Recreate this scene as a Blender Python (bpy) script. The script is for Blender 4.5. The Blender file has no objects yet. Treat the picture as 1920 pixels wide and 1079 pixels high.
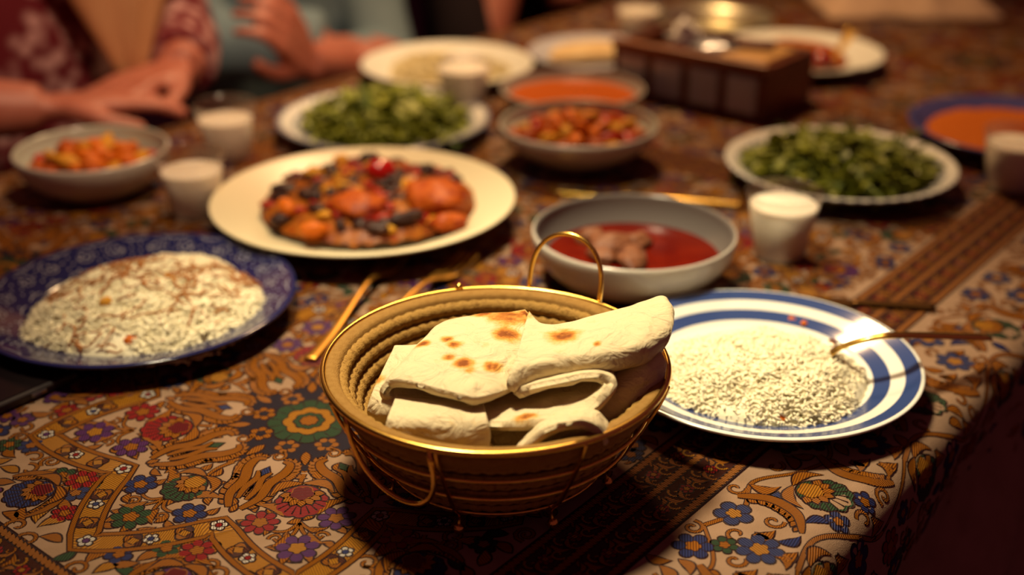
import bpy, bmesh, math, random
import numpy as np
from mathutils import Vector, Matrix, noise
random.seed(7); rng = np.random.default_rng(7)
S = bpy.context.scene
COL = S.collection
TT = 0.75                                    # table-top height, metres
CAMH = 0.45                                  # camera above the table-top
PITCH = math.radians(25)
FPX = 2330.0                                 # focal length in pixels of the 1920 x 1079 frame

# ------------------------------------------------------------------ camera, world, lamps, exposure
cd = bpy.data.cameras.new('camera'); cam = bpy.data.objects.new('camera', cd); COL.objects.link(cam)
cam.location = (0, 0, TT + CAMH); cam.rotation_euler = (math.pi / 2 - PITCH, 0, 0)
cd.sensor_width = 36; cd.lens = FPX / 1920 * 36; cd.clip_start = .02
cd.dof.use_dof = True; cd.dof.focus_distance = 0.775; cd.dof.aperture_fstop = 2.6; cd.dof.aperture_blades = 0
S.camera = cam
S.view_settings.view_transform = 'Standard'; S.view_settings.look = 'None'
S.view_settings.exposure = 0.0; S.view_settings.gamma = 1; S.view_settings.use_curve_mapping = False
S.cycles.use_denoising = True; S.cycles.max_bounces = 8; S.cycles.transparent_max_bounces = 12
S.cycles.caustics_reflective = False; S.cycles.caustics_refractive = False
S.cycles.sample_clamp_indirect = 4
w = bpy.data.worlds.new('world'); S.world = w; w.use_nodes = True
w.node_tree.nodes['Background'].inputs[0].default_value = (.075, .017, .024, 1)
w.node_tree.nodes['Background'].inputs[1].default_value = 1.0
def spot(name, loc, aim, power, size, blend, rad, col):
    l = bpy.data.lights.new(name, 'SPOT'); o = bpy.data.objects.new(name, l); COL.objects.link(o)
    o.location = (loc[0], loc[1], loc[2] + TT); d = Vector(aim) + Vector((0, 0, TT)) - o.location
    o.rotation_euler = d.to_track_quat('-Z', 'Y').to_euler()
    l.energy = power; l.spot_size = math.radians(size); l.spot_blend = blend; l.shadow_soft_size = rad; l.color = col
    return o
spot('pendant_spot', (-.22, .90, 1.20), (.05, .79, 0), 118, 47, 1.0, .09, (1, .83, .52))
spot('far_pendant_spot', (.05, 1.95, 1.25), (.16, 1.55, 0), 88, 84, 1.0, .11, (1, .62, .30))
spot('people_fill_spot', (.10, .70, 1.25), (-.48, 1.47, .05), 62, 44, 1.0, .12, (1, .68, .42))  # added fill lamp, out of sight, to brighten the seated people

# ------------------------------------------------------------------ helpers
def at(px, py, z=0.0):
    """table-relative point at height z lying on the sight line of a photograph pixel"""
    cp, sp = math.cos(PITCH), math.sin(PITCH)
    a, b = (px - 960) / FPX, (py - 539.5) / FPX
    d = Vector((a, cp - b * sp, -sp - b * cp))
    t = (z - CAMH) / d.z
    return Vector((d.x * t, d.y * t, CAMH + d.z * t))
def link(name, me, mat=None, parent=None, loc=None, rot=None):
    o = bpy.data.objects.new(name, me); COL.objects.link(o)
    if mat is not None:
        for m in (mat if isinstance(mat, (list, tuple)) else [mat]): me.materials.append(m)
    if parent: o.parent = parent
    if loc is not None: o.location = loc
    if rot is not None: o.rotation_euler = rot
    return o
def mesh(name, vf, mat=None, parent=None, loc=None, rot=None, smooth=True):
    v, f = vf
    me = bpy.data.meshes.new(name)
    me.from_pydata([tuple(p) for p in v], [], [tuple(int(i) for i in q) for q in f])
    if smooth: me.polygons.foreach_set('use_smooth', [True] * len(me.polygons))
    me.update()
    return link(name, me, mat, parent, loc, rot)
def tag(o, label=None, cat=None, group=None, kind=None):
    if label: o['label'] = label
    if cat: o['category'] = cat
    if group: o['group'] = group
    if kind: o['kind'] = kind
    return o
def thing(name, label, cat, loc, rz=0, group=None):
    o = bpy.data.objects.new(name, None); COL.objects.link(o); o.empty_display_size = .03
    o.location = (loc[0], loc[1], loc[2] + TT); o.rotation_euler = (0, 0, rz)
    return tag(o, label, cat, group)
def dup(root, loc, rz=0, label=None, group=None):
    r = root.copy(); COL.objects.link(r); r.location = (loc[0], loc[1], loc[2] + TT); r.rotation_euler = (0, 0, rz)
    if label: r['label'] = label
    if group: r['group'] = group
    for ch in list(root.children):
        c = ch.copy(); COL.objects.link(c); c.parent = r
        for g in list(ch.children):
            k = g.copy(); COL.objects.link(k); k.parent = c
    return r
def merge(parts):
    V, Fc, n = [], [], 0
    for v, f in parts:
        V.extend(v); Fc.extend([tuple(i + n for i in q) for q in f]); n += len(v)
    return V, Fc
def lathe(prof, seg=64):
    """profile of (r, z) turned about z; r = 0 ends close to a point"""
    V, Fc, rows = [], [], []
    for r, z in prof:
        if r < 1e-6:
            rows.append([len(V)] * seg); V.append((0, 0, z))
        else:
            rows.append(list(range(len(V), len(V) + seg)))
            for k in range(seg):
                a = 2 * math.pi * k / seg; V.append((r * math.cos(a), r * math.sin(a), z))
    for A, B in zip(rows, rows[1:]):
        for k in range(seg):
            q = [A[k], A[(k + 1) % seg], B[(k + 1) % seg], B[k]]
            q = [x for i, x in enumerate(q) if x not in q[:i]]
            if len(q) > 2: Fc.append(q)
    return V, Fc
def lathe_top(prof, seg=64):
    v, f = lathe(prof, seg)
    return v, [q[::-1] for q in f]
def smooth_path(pts, n, closed=False):
    P = [Vector(p) for p in pts]; out = []; N = len(P)
    segs = N if closed else N - 1
    for i in range(segs):
        p0 = P[(i - 1) % N] if closed else P[max(i - 1, 0)]; p1 = P[i]; p2 = P[(i + 1) % N] if closed else P[i + 1]
        p3 = P[(i + 2) % N] if closed else P[min(i + 2, N - 1)]
        for k in range(n):
            t = k / n
            out.append(.5 * ((2 * p1) + (-p0 + p2) * t + (2 * p0 - 5 * p1 + 4 * p2 - p3) * t * t + (-p0 + 3 * p1 - 3 * p2 + p3) * t ** 3))
    if not closed: out.append(P[-1])
    return out
def tube(pts, r, seg=8, closed=False, flat=1.0, cap=True):
    """tube along points; r number or list; flat squashes the section vertically"""
    P = [Vector(p) for p in pts]; N = len(P); R = r if isinstance(r, (list, tuple)) else [r] * N
    V, Fc = [], []
    prev = None
    for i in range(N):
        t = (P[(i + 1) % N] - P[i - 1]) if closed else (P[min(i + 1, N - 1)] - P[max(i - 1, 0)])
        t.normalize()
        if prev is None:
            ref = Vector((0, 0, 1)) if abs(t.z) < .9 else Vector((1, 0, 0))
            u = t.cross(ref).normalized()
        else:
            u = (prev - t * prev.dot(t)).normalized()
        prev = u; v = t.cross(u)
        for k in range(seg):
            a = 2 * math.pi * k / seg
            V.append(P[i] + u * (R[i] * math.cos(a)) + v * (R[i] * flat * math.sin(a)))
    for i in range(N if closed else N - 1):
        j = (i + 1) % N
        for k in range(seg):
            Fc.append((i * seg + k, i * seg + (k + 1) % seg, j * seg + (k + 1) % seg, j * seg + k))
    if cap and not closed:
        Fc.append(tuple(range(seg - 1, -1, -1))); Fc.append(tuple((N - 1) * seg + k for k in range(seg)))
    return V, Fc
def rbox(sx, sy, sz, bev=.002, seg=2, c=(0, 0, 0)):
    bm = bmesh.new(); bmesh.ops.create_cube(bm, size=1)
    for v in bm.verts: v.co = Vector((v.co.x * sx, v.co.y * sy, v.co.z * sz)) + Vector(c)
    if bev: bmesh.ops.bevel(bm, geom=list(bm.edges), offset=bev, segments=seg, affect='EDGES', profile=.5)
    bm.verts.index_update(); out = ([v.co.copy() for v in bm.verts], [[v.index for v in f.verts] for f in bm.faces]); bm.free()
    return out
def ball(r, c=(0, 0, 0), sub=2, sc=(1, 1, 1)):
    bm = bmesh.new(); bmesh.ops.create_icosphere(bm, subdivisions=sub, radius=1)
    out = ([Vector((v.co.x * r * sc[0] + c[0], v.co.y * r * sc[1] + c[1], v.co.z * r * sc[2] + c[2])) for v in bm.verts], [[v.index for v in f.verts] for f in bm.faces]); bm.free()
    return out
def chunk(sx, sy, sz, seed, rough=.25, sub=3, freq=1.6, c=(0, 0, 0)):
    v, f = ball(1, sub=sub); o = Vector((seed * 3.1, seed * 1.7, seed * .9)); out = []
    for p in v:
        k = 1 + rough * noise.noise(p * freq + o) + rough * .45 * noise.noise(p * freq * 2.7 + o)
        out.append(Vector((p.x * sx * k + c[0], p.y * sy * k + c[1], p.z * sz * k + c[2])))
    return out, f

# ------------------------------------------------------------------ materials
def mat(name, col, rough=.5, metal=0., spec=.5, var=None, vscale=60, bump=0., bscale=200, sss=0., sssr=(1, .6, .4), sscale=.005, coat=0., coords='Object', rnd=0.):
    m = bpy.data.materials.new(name); m.use_nodes = True; nt = m.node_tree; b = nt.nodes['Principled BSDF']
    b.inputs['Base Color'].default_value = (*col, 1); b.inputs['Roughness'].default_value = rough
    b.inputs['Metallic'].default_value = metal; b.inputs['Specular IOR Level'].default_value = spec
    if coat: b.inputs['Coat Weight'].default_value = coat; b.inputs['Coat Roughness'].default_value = .08
    if sss:
        b.inputs['Subsurface Weight'].default_value = sss; b.inputs['Subsurface Radius'].default_value = sssr; b.inputs['Subsurface Scale'].default_value = sscale
    tc = nt.nodes.new('ShaderNodeTexCoord')
    if var is not None:
        n = nt.nodes.new('ShaderNodeTexNoise'); n.inputs['Scale'].default_value = vscale; n.inputs['Detail'].default_value = 4
        r = nt.nodes.new('ShaderNodeValToRGB'); cols = [col] + list(var)
        e = r.color_ramp.elements
        while len(e) < len(cols): e.new(.5)
        for i, c in enumerate(cols):
            e[i].position = .33 + .34 * i / (len(cols) - 1); e[i].color = (*c, 1)
        nt.links.new(tc.outputs[coords], n.inputs['Vector']); nt.links.new(n.outputs['Fac'], r.inputs[0]); nt.links.new(r.outputs[0], b.inputs['Base Color'])
    if bump:
        n2 = nt.nodes.new('ShaderNodeTexNoise'); n2.inputs['Scale'].default_value = bscale; n2.inputs['Detail'].default_value = 3
        bp = nt.nodes.new('ShaderNodeBump'); bp.inputs['Strength'].default_value = bump; bp.inputs['Distance'].default_value = .002
        nt.links.new(tc.outputs[coords], n2.inputs['Vector']); nt.links.new(n2.outputs['Fac'], bp.inputs['Height']); nt.links.new(bp.outputs[0], b.inputs['Normal'])
    return m
def attr_mat(name, rough=.6, attr='Col', var=.0, sss=0., bump=0., bscale=300, spec=.4):
    m = mat(name, (.5, .5, .5), rough, spec=spec, bump=bump, bscale=bscale, sss=sss); nt = m.node_tree
    a = nt.nodes.new('ShaderNodeAttribute'); a.attribute_name = attr
    nt.links.new(a.outputs['Color'], nt.nodes['Principled BSDF'].inputs['Base Color'])
    return m
def set_col(o, cols, name='Col'):
    at_ = o.data.attributes.new(name, 'FLOAT_COLOR', 'POINT')
    c = np.ones((len(o.data.vertices), 4), np.float32); c[:, :3] = cols
    at_.data.foreach_set('color', c.ravel())
def ring_mat(name, stops, rough=.12, R=1.0, angular=None):
    """glazed ceramic coloured by radius: stops = [(fraction of R, colour)], printed rings"""
    m = mat(name, (.8, .8, .75), rough, coat=.3); nt = m.node_tree; b = nt.nodes['Principled BSDF']
    tc = nt.nodes.new('ShaderNodeTexCoord'); sx = nt.nodes.new('ShaderNodeSeparateXYZ'); nt.links.new(tc.outputs['Object'], sx.inputs[0])
    def mth(op, a, bb=None):
        n = nt.nodes.new('ShaderNodeMath'); n.operation = op
        for i, x in enumerate((a, bb)):
            if x is None: continue
            if isinstance(x, (int, float)): n.inputs[i].default_value = x
            else: nt.links.new(x, n.inputs[i])
        return n.outputs[0]
    r = mth('SQRT', mth('ADD', mth('MULTIPLY', sx.outputs[0], sx.outputs[0]), mth('MULTIPLY', sx.outputs[1], sx.outputs[1])))
    fr = mth('DIVIDE', r, R)
    if angular:
        nseg, amp = angular; th = mth('ARCTAN2', sx.outputs[1], sx.outputs[0])
        fr = mth('ADD', fr, mth('MULTIPLY', mth('SIGN', mth('SINE', mth('MULTIPLY', th, nseg))), amp))
    ramp = nt.nodes.new('ShaderNodeValToRGB'); ramp.color_ramp.interpolation = 'CONSTANT'; e = ramp.color_ramp.elements
    while len(e) < len(stops): e.new(.5)
    for i, (p, c) in enumerate(stops): e[i].position = p; e[i].color = (*c, 1)
    nt.links.new(fr, ramp.inputs[0]); nt.links.new(ramp.outputs[0], b.inputs['Base Color'])
    return m

GOLD = mat('brushed_gold', (.92, .56, .12), .24, 1.0)
GOLD_DIM = mat('shaded_gold', (.50, .25, .045), .42, 1.0)  # gold darkened so the forks' dimness in shade sits in the colour
GOLD_UNLIT = mat('unlit_gold', (.10, .045, .014), .45, 1.0)  # dark colour stands in for knife gold that no lamp reaches
WHITE = mat('white_glaze', (.76, .76, .66), .3)
CREAM = mat('cream_glaze', (.74, .66, .44), .3, spec=.35)
STONEWARE = mat('grey_beige_glaze', (.50, .46, .40), .25, coat=.15)
STONE_IN = mat('pale_grey_green_glaze', (.42, .44, .36), .22, coat=.2)
SKIN = mat('skin', (.36, .105, .065), .5, var=[(.42, .14, .09)], vscale=25, sss=.15, sssr=(1, .3, .15))
WOOD = mat('dark_wood', (.10, .028, .012), .35, var=[(.17, .05, .02)], vscale=30)

# ================================================================== ROOM
FL = mat('dark_floor', (.10, .055, .075), .7, var=[(.12, .06, .08)], vscale=6)
o = mesh('floor', ([(-4, -3, 0), (4, -3, 0), (4, 6, 0), (-4, 6, 0)], [(0, 1, 2, 3)]), FL, smooth=False); tag(o, kind='structure')
WL = mat('dark_wall', (.06, .022, .022), .8, var=[(.08, .03, .03)], vscale=4)
o = mesh('wall_back', rbox(8, .1, 2.8, 0, c=(0, 6.05, 1.4)), WL, smooth=False); tag(o, kind='structure')
o = mesh('wall_left', rbox(.1, 9, 2.8, 0, c=(-4.05, 1.5, 1.4)), WL, smooth=False); tag(o, kind='structure')

# ================================================================== TABLE AND CLOTH
AX = np.array([.6331, .7741]); NX = np.array([.7741, -.6331])          # along / across the table
S0, S1, T0, T1 = .205, 2.45, -1.205, -.252                              # table-top extents along, across
def tbl(s, t, z=0.0):
    p = AX * s + NX * t
    return Vector((p[0], p[1], z))
RZ = math.atan2(AX[1], AX[0])
c0 = tbl((S0 + S1) / 2, (T0 + T1) / 2)
table = thing('dining_table', 'long wooden dining table under the patterned cloth', 'table', (c0.x, c0.y, -TT), RZ)
mesh('tabletop', rbox(S1 - S0 - .01, T1 - T0 - .01, .03, .012, 3, c=(0, 0, TT - .0175)), WOOD, table, smooth=False)
for sx in (-1, 1):
    for sy in (-1, 1):
        v, f = lathe([(0, 0), (.022, 0), (.026, .05), (.034, .5), (.036, TT - .034), (0, TT - .034)], 16)
        mesh('leg', (v, f), WOOD, table, loc=(sx * ((S1 - S0) / 2 - .09), sy * ((T1 - T0) / 2 - .09), 0))

RC = .022
def cloth_map(s, t, h):
    """cloth coordinates (numpy arrays, metres along/across) + height above cloth -> xyz, draping over the table edge"""
    s = np.asarray(s, float); t = np.asarray(t, float); h = np.broadcast_to(np.asarray(h, float), s.shape)
    bs = np.clip(s, S0 + .0, S1); bt = np.clip(t, T0, T1)
    es, et = s - bs, t - bt; L = np.hypot(es, et); k = np.where(L > 1e-9, 1 / np.maximum(L, 1e-9), 0)
    ds, dt = es * k, et * k
    q = RC * math.pi / 2; a = np.minimum(L, q) / RC; ex = np.maximum(L - q, 0)
    per = s * 1.0 + t * 1.3
    wav = ex * .18 * np.sin(per * 21 + 1.2 * np.sin(per * 7)) + ex * .10
    hor = RC * np.sin(a) + wav; drop = RC * (1 - np.cos(a)) + ex
    nh, nz = np.sin(a), np.cos(a)
    S_ = bs + ds * (hor + h * nh); T_ = bt + dt * (hor + h * nh)
    flat = .0007 * np.sin(s * 31 + t * 17) * np.sin(t * 23 - s * 9) * np.clip(1 - L / .02, 0, 1)
    return np.stack([AX[0] * S_ + NX[0] * T_, AX[1] * S_ + NX[1] * T_, -drop + h * nz + flat * 0], -1)
OV = .30
gs = np.concatenate([np.linspace(S0 - OV, S0 - .04, 16), np.linspace(S0 - .036, S0, 10), np.linspace(S0, S1, 70)[1:], np.linspace(S1, S1 + .036, 10)[1:], np.linspace(S1 + .04, S1 + OV, 16)])
gt = np.concatenate([np.linspace(T0 - .11, T0 - .04, 6), np.linspace(T0 - .036, T0, 10), np.linspace(T0, T1, 30)[1:], np.linspace(T1, T1 + .036, 10)[1:], np.linspace(T1 + .04, T1 + OV, 16)])
gS, gT = np.meshgrid(gs, gt, indexing='ij')
P = cloth_map(gS, gT, .0008).reshape(-1, 3) + [0, 0, TT]
nS, nT = gS.shape
idx = np.arange(nS * nT).reshape(nS, nT)
Fq = np.stack([idx[:-1, :-1], idx[1:, :-1], idx[1:, 1:], idx[:-1, 1:]], -1).reshape(-1, 4)
CLOTH = mat('cream_woven_cotton', (.285, .180, .118), .85, spec=.1, var=[(.24, .148, .092)], vscale=40, bump=.35, bscale=1500)
cloth = mesh('tablecloth', (P, Fq), CLOTH)
tag(cloth, 'cream tablecloth woven with gold, red, blue and green floral star medallions', 'tablecloth')

# ---- woven motifs: flat raised thread shapes laid on the cloth, each with its own stitch direction
PALC = dict(gold=(.245, .078, .0035), lgold=(.31, .125, .008), dark=(.022, .005, .006), brown=(.060, .016, .010), red=(.20, .006, .007), wine=(.10, .004, .007),
            purple=(.070, .016, .095), blue=(.018, .024, .095), green=(.022, .048, .022), navy=(.016, .011, .022), cream=(.62, .47, .31), white=(.46, .42, .37))
class Emb:
    def __init__(s): s.V = []; s.F = []; s.C = []; s.U = []; s.n = 0
    def poly(s, pts, col, z, sd=0.0, c=None):
        pts = np.asarray(pts, float); n = len(pts); c = pts.mean(0) if c is None else np.asarray(c)
        allp = np.vstack([pts, c[None]]); s._add(allp, [(i, (i + 1) % n, n) for i in range(n)], col, z, sd)
    def _add(s, p, f, col, z, sd):
        s.V.append(np.column_stack([p, np.full(len(p), z)])); s.F.extend([tuple(i + s.n for i in q) for q in f]); s.n += len(p)
        s.C.append(np.tile(PALC[col], (len(p), 1)))
        s.U.append(np.column_stack([p[:, 0] * math.cos(sd) + p[:, 1] * math.sin(sd), -p[:, 0] * math.sin(sd) + p[:, 1] * math.cos(sd)]))
    def shape(s, pts, col, z, sd=0.0, out=.0013, oc='dark'):
        pts = np.asarray(pts, float); c = pts.mean(0); d = pts - c; r = np.hypot(d[:, 0], d[:, 1])[:, None]
        if out: s.poly(c + d * (1 + out / np.maximum(r, .0008)), oc, z - .00006, sd, c)
        s.poly(pts, col, z, sd, c)
    def stroke(s, pts, wd, col, z, out=.0012, oc='dark', twist=1.0, closed=False):
        p = np.asarray(pts, float); n = len(p); w_ = np.broadcast_to(np.asarray(wd, float), (n,)) / 2
        tg = (np.roll(p, -1, 0) - np.roll(p, 1, 0)) if closed else np.gradient(p, axis=0)
        tg = tg / np.maximum(np.hypot(tg[:, 0], tg[:, 1])[:, None], 1e-9); nm = np.column_stack([-tg[:, 1], tg[:, 0]])
        ln = np.concatenate([[0], np.cumsum(np.hypot(*np.diff(p, axis=0).T))])
        for o_, cc, zz in (([out, oc, z - .00006],) if out else ()) + ((0, col, z),):
            A = p + nm * (w_ + o_)[:, None]; B = p - nm * (w_ + o_)[:, None]; m_ = n if closed else n - 1
            f = [(i, (i + 1) % n, n + (i + 1) % n, n + i) for i in range(m_)]
            s.V.append(np.column_stack([np.vstack([A, B]), np.full(2 * n, zz)])); s.F.extend([tuple(i + s.n for i in q) for q in f]); s.n += 2 * n
            s.C.append(np.tile(PALC[cc], (2 * n, 1)))
            s.U.append(np.column_stack([np.concatenate([ln + w_ * twist, ln - w_ * twist]), np.concatenate([w_, -w_])]))
    def flower(s, c, r, n, col, a=0.0, ctr='gold', z=.0003, deep=.34):
        th = np.linspace(0, 2 * np.pi, n * 6, endpoint=False)
        rr = r * (1 - deep + deep * np.abs(np.cos(n * th / 2)) ** .7); c = np.asarray(c, float)
        s.shape(c + np.column_stack([rr * np.cos(th + a), rr * np.sin(th + a)]), col, z, a)
        for k in range(n):
            aa = a + 2 * np.pi * (k + .5) / n; u = np.array([math.cos(aa), math.sin(aa)])
            s.stroke([c + u * r * .3, c + u * r * .72], [.0004, .0009], 'dark', z + .00004, 0)
        rr2 = r * .42 * (1 - .3 + .3 * np.abs(np.cos(2.5 * th)))
        s.shape(c + np.column_stack([rr2 * np.cos(th + a), rr2 * np.sin(th + a)]), ctr, z + .0001, a, .0006)
    def leaf(s, p, q, wd, col, bend=0.0, z=.00028, sd=None):
        p, q = np.asarray(p, float), np.asarray(q, float); d = q - p; L = np.hypot(*d); d = d / L; nm = np.array([-d[1], d[0]])
        x = np.linspace(0, 1, 9); prof = np.sin(np.pi * x ** .8) * wd / 2; b = bend * L * np.sin(np.pi * x)
        up = p + np.outer(x * L, d) + np.outer(b + prof, nm); dn = p + np.outer(x * L, d) + np.outer(b - prof, nm)
        s.shape(np.vstack([up, dn[-2:0:-1]]), col, z, (math.atan2(d[1], d[0]) + .9) if sd is None else sd)
    def curl(s, c, r0, r1, a0, a1, wd, col='gold', z=.0002, n=14):
        a = np.linspace(a0, a1, n); r = np.linspace(r0, r1, n)
        s.stroke(np.column_stack([c[0] + r * np.cos(a), c[1] + r * np.sin(a)]), np.linspace(wd, wd * .7, n), col, z, .0007)
    def feather(s, pts, wmax, side=1, col='gold', z=.00026):
        P_ = np.array([[v.x, v.y] for v in smooth_path([(a, b, 0) for a, b in pts], 7)]); n = len(P_); x = np.linspace(0, 1, n)
        w_ = wmax * (.25 + .75 * np.sin(np.pi * np.clip(x * .92 + .08, 0, 1)) ** .8)
        tg = np.gradient(P_, axis=0); tg /= np.maximum(np.hypot(tg[:, 0], tg[:, 1])[:, None], 1e-9); nm = np.column_stack([-tg[:, 1], tg[:, 0]]) * side
        # scalloped outer side
        for i in range(3, n - 2, 2):
            b = P_[i] + nm[i] * w_[i] * .25; e = b + nm[i] * w_[i] * .75 + tg[i] * w_[i] * .65
            s.leaf(b - tg[i] * .001, e, w_[i] * .62, col, .1 * side, z, math.atan2(tg[i][1], tg[i][0]))
        s.stroke(P_, w_ * .8, col, z + .00008, .0008, twist=1.6)
    def palmette(s, c, a, r, col, z=.0003):
        """fan-shaped blossom pointing along angle a"""
        c = np.asarray(c, float); u = np.array([math.cos(a), math.sin(a)]); v = np.array([-u[1], u[0]])
        th = np.linspace(-np.pi, np.pi, 54, endpoint=False)
        front = np.clip((np.cos(th) + .35) / 1.35, 0, 1)
        rr = r * (.62 + .30 * front + .10 * np.abs(np.cos(th * 6.5)) * (front > .05))
        s.shape(c + np.outer(rr * np.cos(th), u) + np.outer(rr * np.sin(th) * .95, v), col, z, a)
        for k in range(-4, 5):
            t_ = k * .30; d = u * math.cos(t_) + v * math.sin(t_)
            s.stroke([c + d * r * .45, c + d * r * .86], [.0005, .0012], 'dark', z + .00005, 0)
        th2 = np.linspace(-1.9, 1.9, 16); r2 = r * .50
        for k in range(-3, 4):
            t_ = k * .5; d = u * math.cos(t_) + v * math.sin(t_); e = np.array([-d[1], d[0]])
            s.leaf(c - u * r * .2 + d * r * .32, c - u * r * .2 + d * r * .66, r * .26, 'gold', 0, z + .00012)
        rr3 = r * .36 * (1 - .2 + .2 * np.abs(np.cos(2.5 * th)))
        s.shape(c - u * r * .22 + np.outer(rr3 * np.cos(th), u) + np.outer(rr3 * np.sin(th), v), 'wine' if col != 'green' else 'lgold', z + .00018, a, .0008, 'gold')
        for sg in (-1, 1):
            s.leaf(c - u * r * .75, c - u * r * .15 + v * sg * r * .95, r * .34, 'gold', .25 * sg, z + .0002)
    def vine(s, pts, wd=.0022, col='gold', z=.0002):
        P_ = np.array([[q.x, q.y] for q in smooth_path([(a, b, 0) for a, b in pts], 7)])
        s.stroke(P_, np.linspace(wd, wd * .6, len(P_)), col, z, .0007)
    def arrays(s): return np.vstack(s.V), s.F, np.vstack(s.C), np.vstack(s.U)

def pol(r, deg): return np.array([r * math.cos(math.radians(deg)), r * math.sin(math.radians(deg))])
def medallion_tile():
    ctr, strap, scroll, bloom = Emb(), Emb(), Emb(), Emb()
    # navy eight-lobed centre with the rosette
    th = np.linspace(0, 2 * np.pi, 96, endpoint=False)
    rr = .053 + .010 * np.cos(8 * th); ctr.shape(np.column_stack([rr * np.cos(th), rr * np.sin(th)]), 'navy', .00018, 0, .0016, 'gold')
    for k in range(8):
        a = k * 45 + 22.5; ctr.flower(pol(.0345, a), .0082, 6, 'gold', math.radians(a), 'navy', .00026)
        ctr.leaf(pol(.040, k * 45), pol(.056, k * 45), .006, 'gold', 0, .00026)
        ctr.curl(pol(.047, a), .006, .0015, math.radians(a + 180), math.radians(a + 520), .0016, 'gold', .00026)
    for r_, n_, cc, z_ in ((.0285, 8, 'green', .00036), (.0180, 8, 'lgold', .00048), (.0105, 8, 'green', .0006), (.0062, 8, 'gold', .0007)):
        rr = r_ * (.86 + .14 * np.abs(np.cos(n_ * th / 2))); ctr.shape(np.column_stack([rr * np.cos(th), rr * np.sin(th)]), cc, z_, 0, .001)
        if r_ > .02:
            for k in range(16): ctr.stroke([pol(r_ * .68, k * 22.5 + 11), pol(r_ * .95, k * 22.5 + 11)], [.0005, .0012], 'dark', z_ + .00003, 0)
    # strapwork star
    vt = []
    for k in range(8):
        vt.append(pol(.180, k * 45)); vt.append(pol(.127, k * 45 + 22.5))
    cl = []
    for i in range(16):
        p, q = vt[i], vt[(i + 1) % 16]; d = q - p; nm = np.array([-d[1], d[0]]); nm /= np.hypot(*nm)
        m_ = (p + q) / 2; sg = 1 if np.dot(nm, m_) > 0 else -1
        for x in np.linspace(0, 1, 8, endpoint=False): cl.append(p + d * x + nm * sg * .005 * math.sin(math.pi * x))
    cl = np.array(cl)
    strap.stroke(cl, .0195, 'lgold', .00022, .0010, closed=True, twist=.5)
    tg = np.roll(cl, -1, 0) - np.roll(cl, 1, 0); tg /= np.hypot(tg[:, 0], tg[:, 1])[:, None]; nm = np.column_stack([-tg[:, 1], tg[:, 0]])
    for o_ in (-.0083, .0083): strap.stroke(cl + nm * o_, .0030, 'gold', .00034, .0007, closed=True, twist=1.5)
    for i in range(16):
        p, q = vt[i], vt[(i + 1) % 16]; d = q - p; u = d / np.hypot(*d); v = np.array([-u[1], u[0]]); m_ = cl[i * 8 + 4]
        strap.flower(p * (.985 if i % 2 == 0 else 1.0), .0052, 5, 'white', i, 'red' if i % 2 else 'purple', .00042)
        strap.flower(m_, .0046, 5, 'white', i + .4, 'blue' if i % 3 else 'red', .00042)
        for f_ in (.27, .73):
            c = cl[i * 8 + int(8 * f_)]
            for sg in (-1, 1):
                strap.leaf(c - u * .004, c + u * .002 + v * sg * .0045, .003, 'brown', .3 * sg, .00036)
                strap.leaf(c + u * .005, c - u * .001 + v * sg * .0045, .003, 'gold', -.3 * sg, .00040)
    # gold scroll feathers between the panels
    for k in range(8):
        a = k * 45 + 22.5; ca, sa = math.cos(math.radians(a)), math.sin(math.radians(a))
        R = lambda x, y: (x * ca - y * sa, x * sa + y * ca)
        for sg in (-1, 1):
            scroll.feather([R(.108, .004 * sg), R(.094, .010 * sg), R(.078, .009 * sg), R(.064, .013 * sg), R(.054, .012 * sg), R(.052, .006 * sg)], .0085, -sg)
            scroll.feather([R(.098, .003 * sg), R(.086, .004 * sg), R(.074, .002 * sg), R(.066, .005 * sg)], .0055, sg)
            scroll.leaf(R(.062, .010 * sg), R(.074, .018 * sg), .006, 'gold', .3 * sg)
        scroll.leaf(R(.076, 0), R(.060, 0), .007, 'blue' if k % 2 else 'green', 0)
        scroll.leaf(R(.112, 0), R(.104, 0), .004, 'gold')
    # blossoms inside the panels
    for k in range(8):
        a = k * 45; ar = math.radians(a); red = k % 2 == 1
        ca, sa = math.cos(ar), math.sin(ar); R = lambda x, y: np.array([x * ca - y * sa, x * sa + y * ca])
        bloom.palmette(R(.093 if red else .102, 0), ar, .021 if red else .018, 'red' if red else 'green')
        bloom.vine([R(.066, 0), R(.078, .002), R(.09, 0)], .003)
        if red:
            bloom.flower(R(.117, .024), .0115, 8, 'red', ar, 'gold'); bloom.flower(R(.117, -.022), .0115, 7, 'purple', ar, 'gold')
            bloom.flower(R(.145, 0), .0130, 7, 'purple', ar, 'lgold')
        else:
            bloom.flower(R(.121, .025), .0105, 6, 'blue', ar, 'gold'); bloom.flower(R(.121, -.025), .0105, 6, 'blue', ar, 'gold')
            bloom.flower(R(.146, 0), .0125, 7, 'green', ar, 'gold')
        for sg in (-1, 1):
            bloom.vine([R(.119, 0), R(.127, .007 * sg), R(.126, .016 * sg), R(.117, .018 * sg)])
            bloom.vine([R(.120, 0), R(.130, .003 * sg), R(.138, .010 * sg), R(.134, .015 * sg)])
            bloom.curl(R(.134, .013 * sg), .005, .001, ar + sg * 1.5, ar + sg * 6, .0018)
            bloom.leaf(R(.112, .010 * sg), R(.098, .028 * sg), .007, 'gold', .2 * sg)
            bloom.leaf(R(.130, .006 * sg), R(.142, .016 * sg), .0055, 'gold', -.2 * sg)
            bloom.leaf(R(.152, .004 * sg), R(.160, .008 * sg), .004, 'gold', .2 * sg)
            bloom.leaf(R(.084, .017 * sg), R(.074, .026 * sg), .005, 'gold', .2 * sg)
        # outside the star
        b = a + 22.5; br = math.radians(b); cb, sb = math.cos(br), math.sin(br); Q = lambda x, y: np.array([x * cb - y * sb, x * sb + y * cb])
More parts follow.
